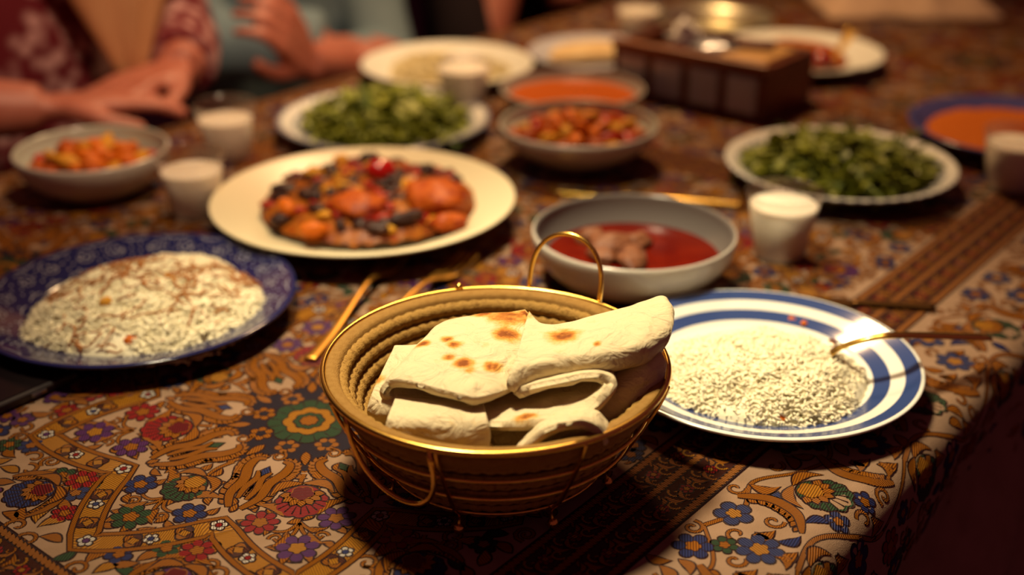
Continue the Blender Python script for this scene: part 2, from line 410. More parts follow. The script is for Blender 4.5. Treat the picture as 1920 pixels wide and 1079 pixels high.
        bloom.flower(Q(.153, 0), .0105, 7, 'red', br, 'gold')
        bloom.vine([Q(.140, 0), Q(.150, .004), Q(.162, 0), Q(.170, 0)])
        cc = 'purple' if k % 2 else 'blue'
        bloom.palmette(Q(.182, 0), br, .019, cc)
        for sg in (-1, 1):
            bloom.leaf(Q(.150, .004 * sg), Q(.162, .016 * sg), .0065, 'gold', -.3 * sg); bloom.leaf(Q(.143, .002 * sg), Q(.152, .011 * sg), .005, 'gold', .2 * sg)
            bloom.feather([Q(.163, .004 * sg), Q(.170, .016 * sg), Q(.180, .023 * sg), Q(.192, .025 * sg)], .006, -sg)
    for qx in (-1, 1):
        for qy in (-1, 1):
            c = np.array([.194 * qx, .194 * qy]); ar = math.atan2(-qy, -qx)
            for dx, dy, cc in ((.0, .0, 'green'),):
                bloom.palmette(c + np.array([math.cos(ar), math.sin(ar)]) * .02, ar, .019, cc)
            bloom.flower((c[0] * .985, c[1] * .78), .011, 6, 'red', 0, 'gold'); bloom.flower((c[0] * .78, c[1] * .985), .011, 6, 'blue', 0, 'gold')
            bloom.vine([(c[0] * .78, c[1] * .96), (c[0] * .86, c[1] * .90), (c[0] * .90, c[1] * .86), (c[0] * .96, c[1] * .78)])
            for sg in ((.96, .68), (.68, .96), (.88, .80), (.80, .88)):
                bloom.leaf((c[0] * sg[0], c[1] * sg[1]), (c[0] * sg[0] * .95, c[1] * sg[1] * .93), .006, 'gold', .2)
    R_ = random.Random(5); taken = []
    for i in range(3200):
        x, y = R_.uniform(-.2, .2), R_.uniform(-.2, .2); r = math.hypot(x, y); a = math.degrees(math.atan2(y, x)) % 45
        star = .127 + (.180 - .127) * abs(a - 22.5) / 22.5
        if r < star + .014 or any(math.hypot(x - p, y - q) < d for p, q, d in taken): continue
        if min(abs(math.hypot(x - pol(.182, k * 45 + 22.5)[0], y - pol(.182, k * 45 + 22.5)[1])) for k in range(8)) < .018: continue
        if min(math.hypot(abs(x) - .19, abs(y) - .15), math.hypot(abs(x) - .15, abs(y) - .19), math.hypot(abs(x) - .182, abs(y) - .182)) < .02: continue
        k = R_.random(); taken.append((x, y, .0092))
        if k < .22: bloom.flower((x, y), .0085, R_.choice((5, 6, 7)), R_.choice(('red', 'blue', 'purple', 'blue', 'green')), R_.uniform(0, 6), 'gold', .00026)
        elif k < .5: bloom.curl((x, y), .0075, .0012, R_.uniform(0, 6), R_.uniform(9, 13), .0022, 'gold', .00022)
        else:
            b = R_.uniform(0, 6.28); bloom.leaf((x - .007 * math.cos(b), y - .007 * math.sin(b)), (x + .008 * math.cos(b), y + .008 * math.sin(b)), .0068, R_.choice(('gold', 'gold', 'gold', 'green', 'lgold')), R_.uniform(-.3, .3), .00024)
    for i in range(900):
        r, a = R_.uniform(.064, .165), R_.uniform(0, 360); am = a % 45; star = .127 + (.180 - .127) * abs(am - 22.5) / 22.5
        if r > star - .016: continue
        x, y = pol(r, a)
        if any(math.hypot(x - p, y - q) < d for p, q, d in taken): continue
        taken.append((x, y, .0082)); b = R_.uniform(0, 6.28); bloom.leaf((x - .005 * math.cos(b), y - .005 * math.sin(b)), (x + .005 * math.cos(b), y + .005 * math.sin(b)), .0045, 'gold', .2, .00019)
    return ctr, strap, scroll, bloom

def border_band(L):
    """one length L of the brown band, 57 mm wide, running along +x with y = 0 on its outer side and y < 0 inward"""
    e = Emb(); W = .057
    nx = max(2, int(L / .03))
    for y0, y1, cc in ((-.057, 0, 'brown'),):
        xs = np.linspace(0, L, nx + 1); e.stroke(np.column_stack([xs, np.full(nx + 1, (y0 + y1) / 2)]), y1 - y0, cc, .00012, .0012, 'dark', 3)
    for yb in (-.0035, -.030, -.0535):
        x = 0.0
        e.stroke([(0, yb), (L, yb)], .0055, 'dark', .0002, 0)
        while x < L - .006:
            e.leaf((x, yb - .0028), (x + .0062, yb + .0028), .0036, 'gold', 0, .0003, .2); x += .0043
    k = 0
    for yc in (-.0167, -.0418):
        x = .012
        while x < L - .01:
            e.flower((x, yc), .0048, 6, 'red', x * 50, 'lgold', .0003)
            for sg in (-1, 1):
                e.curl((x + sg * .0085, yc + .003 * sg), .0052, .001, sg * 1.57, sg * 1.57 + sg * 6, .0016, 'lgold', .00028, 10)
                e.curl((x + sg * .0085 + .002, yc - .0055 * sg), .0036, .001, -sg * 1.57, -sg * 1.57 - sg * 5, .0014, 'gold', .00028, 9)
                e.leaf((x + sg * .004, yc - .002), (x + sg * .010, yc - .007 * sg), .003, 'gold', .2, .00034)
            e.leaf((x + .013, yc - .006), (x + .018, yc + .006), .0036, 'gold', .3, .00032)
            x += .0285
    return e
def flower_strip(L):
    """cream strip outside the band: y from 0 outward, repeated along x"""
    e = Emb(); x = 0; pitch = .150
    while x < L:
        X = lambda a, b: np.array([x + a, b])
        e.vine([X(0, .012), X(.03, .022), X(.06, .012), X(.09, .030), X(.12, .036), X(.15, .012)], .003)
        e.palmette(X(.075, .050), 1.4, .022, 'green'); e.flower(X(.022, .020), .012, 5, 'blue', .3, 'lgold'); e.flower(X(.128, .018), .012, 6, 'blue', 1, 'gold')
        e.feather([X(.04, .012), X(.05, .03), X(.046, .05), X(.03, .062)], .009, 1); e.feather([X(.115, .03), X(.105, .05), X(.11, .07), X(.125, .08)], .009, -1)
        e.leaf(X(.056, .012), X(.066, .028), .008, 'gold', .3); e.leaf(X(.06, .030), X(.046, .040), .007, 'blue', .2); e.leaf(X(.09, .026), X(.10, .012), .008, 'gold', .2)
        e.flower(X(.150, .050), .014, 7, 'blue', .3, 'lgold'); e.palmette(X(.015, .092), 1.2, .020, 'green'); e.flower(X(.06, .100), .013, 6, 'blue', 0, 'gold')
        e.vine([X(.0, .075), X(.03, .07), X(.06, .085), X(.09, .1), X(.12, .09), X(.15, .075)], .003); e.flower(X(.105, .115), .012, 7, 'red', 0, 'gold')
        for a, b in ((.01, .040), (.035, .085), (.085, .085), (.13, .065), (.14, .1), (.075, .118), (.0, .06), (.12, .05)):
            e.leaf(X(a, b), X(a + .012, b + .008), .007, 'gold', .25); e.leaf(X(a + .003, b), X(a - .006, b + .010), .006, 'gold', -.25)
        e.curl(X(.085, .014), .007, .001, 0, 5.5, .002); e.curl(X(.005, .032), .007, .001, 3, 8, .002)
        x += pitch
    R_ = random.Random(3); V = np.vstack(e.V)[:, :2]; got = []
    for i in range(9000):
        a, b = R_.uniform(0, L), R_.uniform(.006, .150)
        if np.min(np.hypot(V[:, 0] - a, V[:, 1] - b)) < .0055 or any(math.hypot(a - p, b - q) < .0105 for p, q in got): continue
        got.append((a, b)); k = R_.random(); c = R_.uniform(0, 6.28)
        if k < .2: e.flower((a, b), .008, R_.choice((5, 6)), R_.choice(('blue', 'blue', 'green', 'red')), c, 'gold', .00026)
        elif k < .55: e.curl((a, b), .0072, .0012, c, c + R_.uniform(5, 8), .0022, 'gold', .00022)
        else: e.leaf((a - .007 * math.cos(c), b - .007 * math.sin(c)), (a + .008 * math.cos(c), b + .008 * math.sin(c)), .0068, R_.choice(('gold', 'gold', 'gold', 'green', 'blue')), R_.uniform(-.3, .3), .00024)
    return e
EMB = bpy.data.materials.new('woven_thread'); EMB.use_nodes = True
def build_emb_mat():
    nt = EMB.node_tree; b = nt.nodes['Principled BSDF']; b.inputs['Roughness'].default_value = .55; b.inputs['Specular IOR Level'].default_value = .15
    a = nt.nodes.new('ShaderNodeAttribute'); a.attribute_name = 'Col'
    uv = nt.nodes.new('ShaderNodeUVMap'); uv.uv_map = 'UVMap'
    wv = nt.nodes.new('ShaderNodeTexWave'); wv.bands_direction = 'X'; wv.inputs['Scale'].default_value = 190; wv.inputs['Distortion'].default_value = .6; wv.inputs['Detail'].default_value = 1
    mx = nt.nodes.new('ShaderNodeMix'); mx.data_type = 'RGBA'; mx.blend_type = 'MULTIPLY'; mx.inputs[0].default_value = 1
    rp = nt.nodes.new('ShaderNodeValToRGB'); rp.color_ramp.elements[0].color = (.30, .22, .18, 1); rp.color_ramp.elements[1].color = (1, 1, 1, 1); rp.color_ramp.elements[0].position = .05; rp.color_ramp.elements[1].position = .5
    bp = nt.nodes.new('ShaderNodeBump'); bp.inputs['Strength'].default_value = .6; bp.inputs['Distance'].default_value = .0008
    L = nt.links.new
    L(uv.outputs[0], wv.inputs['Vector']); L(wv.outputs['Fac'], rp.inputs[0]); L(a.outputs['Color'], mx.inputs[6]); L(rp.outputs[0], mx.inputs[7]); L(mx.outputs[2], b.inputs['Base Color'])
    L(wv.outputs['Fac'], bp.inputs['Height']); L(bp.outputs[0], b.inputs['Normal'])
build_emb_mat()
def emb_object(name, placed, label=None):
    """placed: list of (emb, (s, t), angle, flip); everything becomes one thread layer of the cloth"""
    V, Fc, C, U, n = [], [], [], [], 0
    for e, (s0, t0), ang, flip, clip in placed:
        v, f, c, u = e
        x, y = v[:, 0], v[:, 1] * flip
        ca, sa = math.cos(ang), math.sin(ang)
        s_, t_ = s0 + x * ca - y * sa, t0 + x * sa + y * ca
        if clip is not None:
            s_ = np.clip(s_, clip[0], clip[1]); t_ = np.clip(t_, clip[2], clip[3])
        V.append(cloth_map(s_, t_, v[:, 2] + .0008)); Fc.extend([tuple(i + n for i in q) for q in f]) if n else Fc.extend(f)
        C.append(c); U.append(u); n += len(v)
    V = np.vstack(V) + [0, 0, TT]; C = np.vstack(C); U = np.vstack(U)
    me = bpy.data.meshes.new(name); me.from_pydata(V.tolist(), [], Fc); me.update()
    o = link(name, me, EMB, cloth); set_col(o, C)
    uvl = me.uv_layers.new(name='UVMap'); li = np.zeros(len(me.loops), np.int32); me.loops.foreach_get('vertex_index', li)
    uvl.data.foreach_set('uv', U[li].astype(np.float32).ravel())
    o['kind'] = 'stuff'
    if label: o['label'] = label
    return o
BO = -.3156                                             # outer side of the long band
tiles = [e.arrays() for e in medallion_tile()]
centres = []
for blk in (.083 - .8 - .057, .286, 1.142, 1.998):
    for i in range(2):
        for j in range(2):
            s_, t_ = blk + .2 + .4 * i, BO - .057 - .207 - .402 * j
            if s_ > S0 - .2 and s_ < S1 + .1: centres.append((s_, t_))
for nm, k, lb in (('medallion_centre', 0, 'navy star centre with green and gold rosette'), ('strapwork_star', 1, 'gold strapwork star dotted with white flowers'), ('scroll_leaf', 2, 'gold feathered scroll leaves'), ('woven_blossom', 3, 'red, green, purple and blue blossoms')):
    emb_object(nm, [(tiles[k], c, 0, 1, None) for c in centres], lb)
bl = border_band(2.3).arrays(); bs = border_band(.80).arrays(); fs = flower_strip(2.1).arrays()
emb_object('border_band', [(bl, (S0 - .12, BO), 0, 1, None), (bl, (S0 - .12, BO - .057 - .81 - .057), 0, -1, None)] +
           [(bs, (q, BO - .057), -math.pi / 2, 1, None) for q in (.286, 1.143, 1.999)], 'brown and gold border bands')
emb_object('edge_blossom', [(fs, (S0 - .1, BO), 0, 1, None)], 'blue and green blossoms along the table edge')

# ================================================================== CROCKERY
def plate_prof(R, h, rb, rw, th=.004, lip=.0015):
    return [(0, .003), (rb - .006, .003), (rb - .004, 0), (rb, 0), (rb + .002, .003), (rw, .0045), (rw + (R - rw) * .45, h * .52), (R - .003, h - th + .0005), (R, h - .0012), (R - .0005, h), (R - .003, h + .0002),
            (R - .006, h - .0008), (rw + (R - rw) * .45, h * .52 + th * .9), (rw + .004, .0095), (rw - .006, .0075), (0, .007)]
def smooth_prof(p, n=4):
    q = smooth_path([(a, b, 0) for a, b in p], n); return [(max(0, v.x), v.y) for v in q]
def plate(name, label, c, R, h, rb, rw, m, group=None, cat='plate', rz=0.):
    t = thing(name, label, cat, (c[0], c[1], .0012), rz, group)
    p = plate_prof(R, h, rb, rw); body = smooth_prof(p, 3); body[0] = (0, .003); body[-1] = (0, .007)
    mesh('dish', lathe(body, 96), m, t)
    return t
def bowl(name, label, c, R, h, rb, mo, mi, th=.0042, steep=.55, group=None):
    t = thing(name, label, 'bowl', (c[0], c[1], .0012), 0, group)
    def rad(x): return rb + (R - rb) * (math.sin(math.pi / 2 * x) ** steep)
    xs = [i / 14 for i in range(15)]
    out = [(0, .002), (rb - .006, .002), (rb - .004, 0), (rb, 0)] + [(rad(x) if x else rb + .001, .004 + (h - .004) * x) for x in xs[1:]]
    out += [(R - .0006, h + .0012), (R - th * .5, h + .0018)]
    mesh('outside', lathe(out, 96), mo, t)
    inn = [(R - th * .5, h + .0018), (R - th + .0004, h + .001)] + [(max(rad(x) - th, rb * .5), .004 + th + (h - .005 - th) * x) for x in xs[::-1]] + [(0, .008)]
    mesh('inside', lathe(inn, 96), mi, t)
    return t

BLUE = (.036, .064, .20); WH = (.80, .80, .72)
RINGS = ring_mat('blue_ringed_glaze', [(0, WH), (.44, BLUE), (.575, WH), (.70, BLUE), (.80, WH), (.885, BLUE), (.975, WH)], R=.1148)
plate('dinner_plate', 'white plate with three painted blue rings under plain white rice', (.1813, .7995), .1148, .021, .062, .075, RINGS)
NAVY = mat('navy_glaze', (.011, .015, .080), .14, coat=.3)
lp = plate('dinner_plate', 'navy blue plate with white scroll print under vermicelli rice', (-.3022, .9081), .1262, .021, .066, .082, NAVY)
# white scroll print on the navy rim: thin glaze strokes following the dish
def plate_top(r, R, h, rw):
    pr_ = [(q[0], q[1]) for q in smooth_prof(plate_prof(R, h, .066, rw), 3)]; k = max(range(len(pr_)), key=lambda i: pr_[i][0]); top = sorted(pr_[k + 2:])
    xs = [q[0] for q in top]; zs = [q[1] for q in top]
    return np.interp(r, xs, zs)
GLZ = mat('white_glaze_print', (.38, .38, .44), .2)
def scroll_print():
    parts = []
    def st(pts, wd):
        p = np.array(pts); tg = np.gradient(p, axis=0); tg /= np.maximum(np.hypot(tg[:, 0], tg[:, 1])[:, None], 1e-9); nm = np.column_stack([-tg[:, 1], tg[:, 0]]) * (wd / 2)
        q = np.vstack([p + nm, p - nm]); r = np.hypot(q[:, 0], q[:, 1]); z = plate_top(r, .1262, .021, .082) + .00025; n = len(p)
        parts.append(([(a, b, c) for (a, b), c in zip(q, z)], [(i, i + 1, n + i + 1, n + i) for i in range(n - 1)]))
    def dot(x, y, rr):
        a = np.linspace(0, 2 * np.pi, 9)[:-1]; q = np.column_stack([x + rr * np.cos(a), y + rr * np.sin(a)]); q = np.vstack([q, [[x, y]]])
        z = plate_top(np.hypot(q[:, 0], q[:, 1]), .1262, .021, .082) + .0003
        parts.append(([(u, v, c) for (u, v), c in zip(q, z)], [(i, (i + 1) % 8, 8) for i in range(8)]))
    N = 22
    for k in range(N):
        a = 2 * math.pi * k / N; r0 = .1075
        cx, cy = r0 * math.cos(a), r0 * math.sin(a)
        t_ = np.linspace(0, 5.4, 26); rr = .0098 - .0011 * t_
        s_ = 1 if k % 2 else -1
        st(np.column_stack([cx + rr * np.cos(a + s_ * t_), cy + rr * np.sin(a + s_ * t_)]), .0007)
        for q in range(3): dot(cx + .003 * math.cos(q * 2.1 + a), cy + .003 * math.sin(q * 2.1 + a), .0013)
        for q in range(6):
            aa = a + math.pi / N * (1 + .5 * (q % 2 - .5)); rq = .094 + .0045 * q
            dot(rq * math.cos(aa), rq * math.sin(aa), .0010)
        b = a + math.pi / N; t2 = np.linspace(-.09, .09, 8)
        st(np.column_stack([(.1185 + .25 * t2 ** 2) * np.cos(b + t2), (.1185 + .25 * t2 ** 2) * np.sin(b + t2)]), .0008)
        st(np.column_stack([(.0915 - .2 * t2 ** 2) * np.cos(b + t2), (.0915 - .2 * t2 ** 2) * np.sin(b + t2)]), .0010)
    return merge(parts)
o = mesh('scroll_print', scroll_print(), GLZ, lp); tag(o, 'white curls and dots on the rim', kind='stuff')

t = plate('serving_plate', 'large cream plate with a wide rim holding red chicken and aubergine stew', (-.141, 1.108), .1440, .029, .080, .090, CREAM)
SALADM = ring_mat('salad_plate_glaze', [(0, WH), (.64, (.60, .40, .14)), (.735, WH), (.765, (.12, .15, .22)), (.815, WH), (.845, (.22, .26, .30)), (.885, WH), (1.03, (.20, .22, .28))], R=.118, angular=(52, .010))
plate('salad_plate', 'pattern-rimmed white plate of herbs behind the cream stew plate', (-.148, 1.385), .123, .022, .066, .080, SALADM, 'herb plates')
plate('salad_plate', 'pattern-rimmed white plate of herbs beside the wooden box', (.3399, 1.2234), .118, .024, .064, .076, SALADM, 'herb plates')
plate('dinner_plate', 'white plate with pale rice and yoghurt at the far left table edge', (-.086, 1.628), .1146, .022, .062, .078, WHITE)
plate('dinner_plate', 'small white plate with folded flatbread half behind the wooden box', (.118, 1.705), .096, .018, .055, .066, mat('blue_white_glaze', (.50, .50, .55), .2))
plate('dinner_plate', 'white plate with red stew and a gold spoon, right of the wooden box', (.392, 1.692), .118, .022, .062, .074, WHITE)
plate('lentil_plate', 'blue-rimmed plate filled with orange lentils near the right edge', (.5687, 1.3475), .1172, .024, .066, .084, mat('violet_blue_glaze', (.07, .07, .22), .18, coat=.2))
STEEL = mat('brushed_steel', (.80, .74, .50), .38, 1.0)
tr = thing('serving_tray', 'round shallow steel tray at the far end behind the wooden box', 'tray', (.305, 1.893, .0012))
mesh('dish', lathe(smooth_prof([(0, 0), (.06, 0), (.070, .003), (.078, .018), (.092, .022), (.093, .0235), (.0915, .024), (.076, .0205), (.067, .006), (.06, .003), (0, .003)], 3), 72), STEEL, tr)

b_red = bowl('soup_bowl', 'grey-beige bowl of red soup with meat behind the bread basket', (.104, .980), .0872, .045, .052, STONEWARE, mat('shade_dark_glaze', (.15, .13, .12), .22), steep=.5)  # shade on the inner wall is put into this darker inside glaze
b_stew = bowl('stew_bowl', 'pale grey-green bowl of chunky orange vegetable stew at table centre', (.0715, 1.283), .0857, .045, .037, STONEWARE, STONE_IN, steep=.8)
b_back = bowl('soup_bowl', 'grey bowl of orange soup hidden behind the chunky vegetable stew', (.0735, 1.467), .0875, .032, .045, STONEWARE, mat('taupe_glaze', (.34, .29, .24), .25), steep=.6)
b_left = bowl('stew_bowl', 'pale bowl of orange stew in front of the person in maroon', (-.4254, 1.198), .0768, .045, .040, STONEWARE, STONE_IN, steep=.6)

# ================================================================== LIQUIDS AND SAUCES
BROTH = mat('red_broth', (.085, .0024, .0002), .22, spec=.12, var=[(.13, .007, .0006)], vscale=40)
OSOUP = mat('orange_soup', (.44, .085, .004), .35, spec=.2)
def disc(r, z, bump=.0, seg=64, seed=0):
    rows = [(0, z)] + [(r * k / 8, z) for k in range(1, 9)]
    v, f = lathe_top(rows, seg)
    return [Vector((p[0], p[1], p[2] + bump * noise.noise(Vector((p[0] * 60 + seed, p[1] * 60, 0))))) for p in v], f
def wall_r(R, rb, h, steep, th, z): return rb + (R - rb) * (math.sin(math.pi / 2 * max(0, (z - .004)) / (h - .004)) ** steep) - th
mesh('broth', disc(wall_r(.0872, .052, .045, .5, .0036, .024), .0225), BROTH, b_red)
mesh('soup', disc(wall_r(.0875, .045, .032, .6, .0036, .023), .0215, .0008), OSOUP, b_back)
mesh('sauce', disc(wall_r(.0857, .037, .045, .8, .0036, .033), .031, .004, seed=3), mat('orange_sauce', (.44, .12, .008), .4, spec=.2), b_stew)
mesh('sauce', disc(wall_r(.0768, .040, .045, .6, .0036, .029), .027, .004, seed=9), mat('brown_orange_sauce', (.36, .085, .006), .4, spec=.2), b_left)

# ================================================================== FOOD PIECES
MEAT = mat('stewed_meat', (.12, .038, .014), .5, spec=.25, var=[(.20, .075, .034), (.08, .02, .010)], vscale=90, bump=.5, bscale=160)
CHICK = mat('red_sauced_chicken', (.30, .036, .003), .45, var=[(.42, .085, .007), (.17, .012, .003)], vscale=70, bump=.6, bscale=120, spec=.18)
AUB = mat('fried_aubergine', (.020, .009, .012), .4, spec=.25, var=[(.06, .022, .014)], vscale=80, bump=.3, bscale=120)
TOM = mat('tomato_skin', (.42, .006, .004), .15, coat=.6, sss=.15)
CARROT = mat('cooked_carrot', (.58, .13, .006), .45, spec=.2)
POTATO = mat('golden_potato', (.56, .24, .016), .5, var=[(.60, .30, .03)], vscale=60, spec=.15)
STEWB = mat('stew_base', (.07, .014, .006), .35, var=[(.20, .045, .008), (.34, .11, .010), (.26, .035, .005)], vscale=75, bump=.8, bscale=110, spec=.15)
def food(name, label, cat, px, py, z, sc, m, seed, rz=0, tilt=0, rough=.25, group=None, sub=3):
    p = at(px, py, z); o = mesh(name, chunk(*sc, seed, rough, sub), m, loc=(p.x, p.y, p.z + TT), rot=(tilt, tilt * .6, rz))
    return tag(o, label, cat, group)
# stew on the cream plate
pc = (-.138, 1.126)
v, f = lathe_top([(0, .033), (.02, .033), (.04, .032), (.06, .030), (.080, .027), (.096, .0215), (.104, .0135)], 90)
v = [Vector((p[0], p[1], p[2] + .005 * noise.noise(Vector((p[0] * 70, p[1] * 70, 1))) + .003 * noise.noise(Vector((p[0] * 160, p[1] * 160, 4))))) for p in v]
o = mesh('stew', (v, f), STEWB, loc=(pc[0], pc[1], TT + .0022)); tag(o, 'thick brown-red stew spread over the middle of the cream plate', 'stew', kind='stuff')
def bits(name, n, m, seed, lo, hi, label):
    R_ = random.Random(seed); parts = []
    for i in range(n):
        a, r = R_.uniform(0, 6.28), .096 * math.sqrt(R_.random()); z = np.interp(r, [0, .06, .08, .096], [.033, .030, .027, .0215])
        v_, f_ = chunk(R_.uniform(lo, hi), R_.uniform(lo, hi) * .6, R_.uniform(lo, hi) * .45, seed + i, .45, 2); M_ = Matrix.Rotation(R_.uniform(0, 6.28), 3, 'Z')
        parts.append(([M_ @ q + Vector((r * math.cos(a), r * math.sin(a), z + .001)) for q in v_], f_))
    b_ = mesh(name, merge(parts), m, o); tag(b_, label, kind='stuff')
bits('aubergine_shred', 52, AUB, 300, .007, .013, 'dark aubergine shreds'); bits('pepper_shred', 40, mat('red_pepper', (.30, .014, .004), .4, spec=.25), 400, .006, .012, 'red pepper shreds'); bits('onion_shred', 26, POTATO, 500, .005, .009, 'yellow onion shreds')
food('tomato', 'bright red whole tomato on top of the stew, at its back', 'tomato', 714, 320, 0.040, (.0150, .0135, .012), TOM, 3, .3, .1, .08)
food('carrot', 'bright orange carrot chunk at the left end of the stew', 'carrot', 536, 388, 0.034, (.0075, .0135, .007), CARROT, 5, .5, .1, .12)
food('carrot', 'orange carrot chunk at the front rim of the stew', 'carrot', 588, 430, 0.027, (.012, .007, .0065), CARROT, 8, .2, .1, .15)
food('chicken_piece', 'large orange-red chicken piece at the right end of the stew', 'chicken', 820, 368, 0.036, (.030, .030, .014), CHICK, 11, .4, .12, .28)
food('chicken_piece', 'orange-red chicken piece in the middle of the stew', 'chicken', 672, 386, 0.035, (.027, .022, .013), CHICK, 14, -.3, .1, .30)
food('chicken_piece', 'small red chicken piece in front of the large one', 'chicken', 845, 418, 0.025, (.018, .010, .008), CHICK, 19, .4, .1, .3)
for i, (x, y, a, b, lb) in enumerate([(535, 355, .013, .009, 'black aubergine piece above the left carrot chunk'), (690, 295, .011, .007, 'black aubergine piece behind the whole tomato'), (800, 320, .017, .008, 'glossy dark aubergine strip right of the tomato'),
        (620, 318, .010, .009, 'dark aubergine piece left of the tomato'), (700, 428, .016, .008, 'dark aubergine strip at the front of the stew'), (760, 408, .018, .006, 'dark aubergine strip between the two big chicken pieces'), (525, 410, .010, .010, 'dark aubergine piece below the left carrot chunk')]):
    food('aubergine', lb, 'aubergine', x, y, [.030, .034, .034, .033, .026, .032, .025][i], (a, b, .006), AUB, 20 + i, i * .7, .15, .35)
for i, (x, y, lb) in enumerate([(590, 325, 'yellow onion piece at the back left of the stew'), (640, 300, 'yellow onion piece at the back rim of the stew'), (610, 405, 'yellow onion piece near the front of the stew'), (640, 350, 'yellow onion piece in the centre left of the stew'), (760, 350, 'yellow onion piece left of the large chicken')]):
    food('onion', lb, 'onion', x, y, .034 if y < 360 else .030, (.010, .007, .005), POTATO, 40 + i, i * 1.1, .2, .4)
# meat in the red soup
for i, (x, y, a, b, c, lb) in enumerate([(1110, 447, .012, .011, .008, 'pale meat chunk at the back of the red soup'), (1150, 462, .020, .016, .010, 'large brown meat chunk in the middle of the red soup'), (1195, 455, .014, .010, .008, 'brown meat chunk at the right of the pile in red soup'), (1185, 482, .024, .010, .007, 'long brown meat strip at the front of the red soup'), (1130, 480, .015, .010, .007, 'brown meat chunk at the front left of the red soup')]):
    food('meat_chunk', lb, 'meat', x, y, .026, (a * 1.15, b * 1.2, c * 1.05), MEAT, 50 + i, i * .5, .1, .35)
# chunky vegetable stew and left bowl
TOMC = mat('stewed_tomato', (.40, .018, .006), .4, spec=.3); VEG = [CARROT, POTATO, CHICK, TOMC, CHICK, CARROT]
def where(a, q):
    if q < .30: return 'topmost in the middle of'
    return ('near the centre, ' if q < .62 else 'against the wall, ' if q > .86 else '') + ['at the right side of', 'at the back right of', 'at the back of', 'at the back left of', 'at the left side of', 'at the front left of', 'at the front of', 'at the front right of'][int(((math.degrees(a) % 360) + 22.5) // 45) % 8]
def pile(name_lab, n, c, r, z, seed, group, small=.011):
    names = ['carrot', 'potato', 'chicken_piece', 'tomato', 'chicken_piece', 'carrot']; cats = ['carrot', 'potato', 'chicken', 'tomato', 'chicken', 'carrot']
    R_ = random.Random(seed)
    for i in range(n):
        a = i * 2.39996; rr = r * math.sqrt((i + .5) / n); k = R_.choice((0, 0, 1, 1, 1, 2, 4, 5, 5, 3))
        dome = .016 * (1 - (rr / r) ** 2)
        o = mesh(names[k], chunk(small * R_.uniform(.9, 1.7), small * R_.uniform(.5, .8), small * R_.uniform(.45, .7), seed + i, .38, 2), VEG[k], loc=(c[0] + rr * math.cos(a), c[1] + rr * math.sin(a), TT + z + dome), rot=(R_.uniform(-.4, .4), R_.uniform(-.4, .4), R_.uniform(0, 6)))
        tag(o, f'{["orange carrot", "golden potato", "red-sauced chicken", "red tomato", "red-sauced chicken", "orange carrot"][k]} piece {where(a, rr / r)} the {name_lab}', cats[k], f'{cats[k]} pieces in the {group}')
pile('centre stew bowl', 40, (.0715, 1.281), .068, .033, 71, 'centre stew bowl')
pile('left stew bowl', 36, (-.4254, 1.196), .061, .029, 93, 'left stew bowl')
# far plates
p = (.392, 1.692)
v, f = lathe_top([(0, .030), (.03, .028), (.055, .021), (.070, .010)], 48)
o = mesh('stew', ([Vector((a[0], a[1], a[2] + .004 * noise.noise(Vector(a) * 70))) for a in map(Vector, v)], f), mat('far_stew', (.36, .07, .012), .3, var=[(.45, .14, .02), (.22, .03, .008)], vscale=60), loc=(p[0], p[1], TT + .003)); tag(o, 'red-brown stew on the white plate right of the wooden box', 'stew', kind='stuff')
food('tomato', 'red tomato piece on the stew right of the wooden box', 'tomato', 1543, 110, .034, (.014, .012, .010), TOM, 61, 0, .1, .1)
v, f = lathe_top([(0, .017), (.03, .0165), (.06, .0155), (.085, .014), (.097, .0125), (.099, .0105)], 64)
o = mesh('lentils', ([Vector((a[0], a[1], a[2] + .0022 * noise.noise(Vector(a) * 160))) for a in map(Vector, v)], f), mat('orange_lentils', (.42, .085, .004), .6, spec=.1, var=[(.50, .125, .008), (.32, .055, .003)], vscale=260, bump=.8, bscale=420), loc=(.5687, 1.3475, TT + .0022)); tag(o, 'orange cooked lentils filling the blue-rimmed plate', 'lentils', kind='stuff')
BREADC = mat('flatbread_crust', (.62, .42, .18), .6, var=[(.70, .52, .26), (.55, .34, .12)], vscale=40, bump=.2)
th_ = np.linspace(0, math.pi, 22)
bt = [(.072 * math.cos(a), .072 * math.sin(a)) for a in th_]; n_ = len(bt)
v = [(x, y, .0) for x, y in bt] + [(x * .98, y * .98, .010) for x, y in bt]
f = [tuple(range(n_ - 1, -1, -1)), tuple(range(n_, 2 * n_))] + [(i, (i + 1) % n_, n_ + (i + 1) % n_, n_ + i) for i in range(n_)]
o = mesh('flatbread', (v, f), BREADC, loc=(.122, 1.668, TT + .0125), rot=(.03, 0, .25), smooth=False); tag(o, 'pale tan half-round flatbread on the plate behind the wooden box', 'bread')

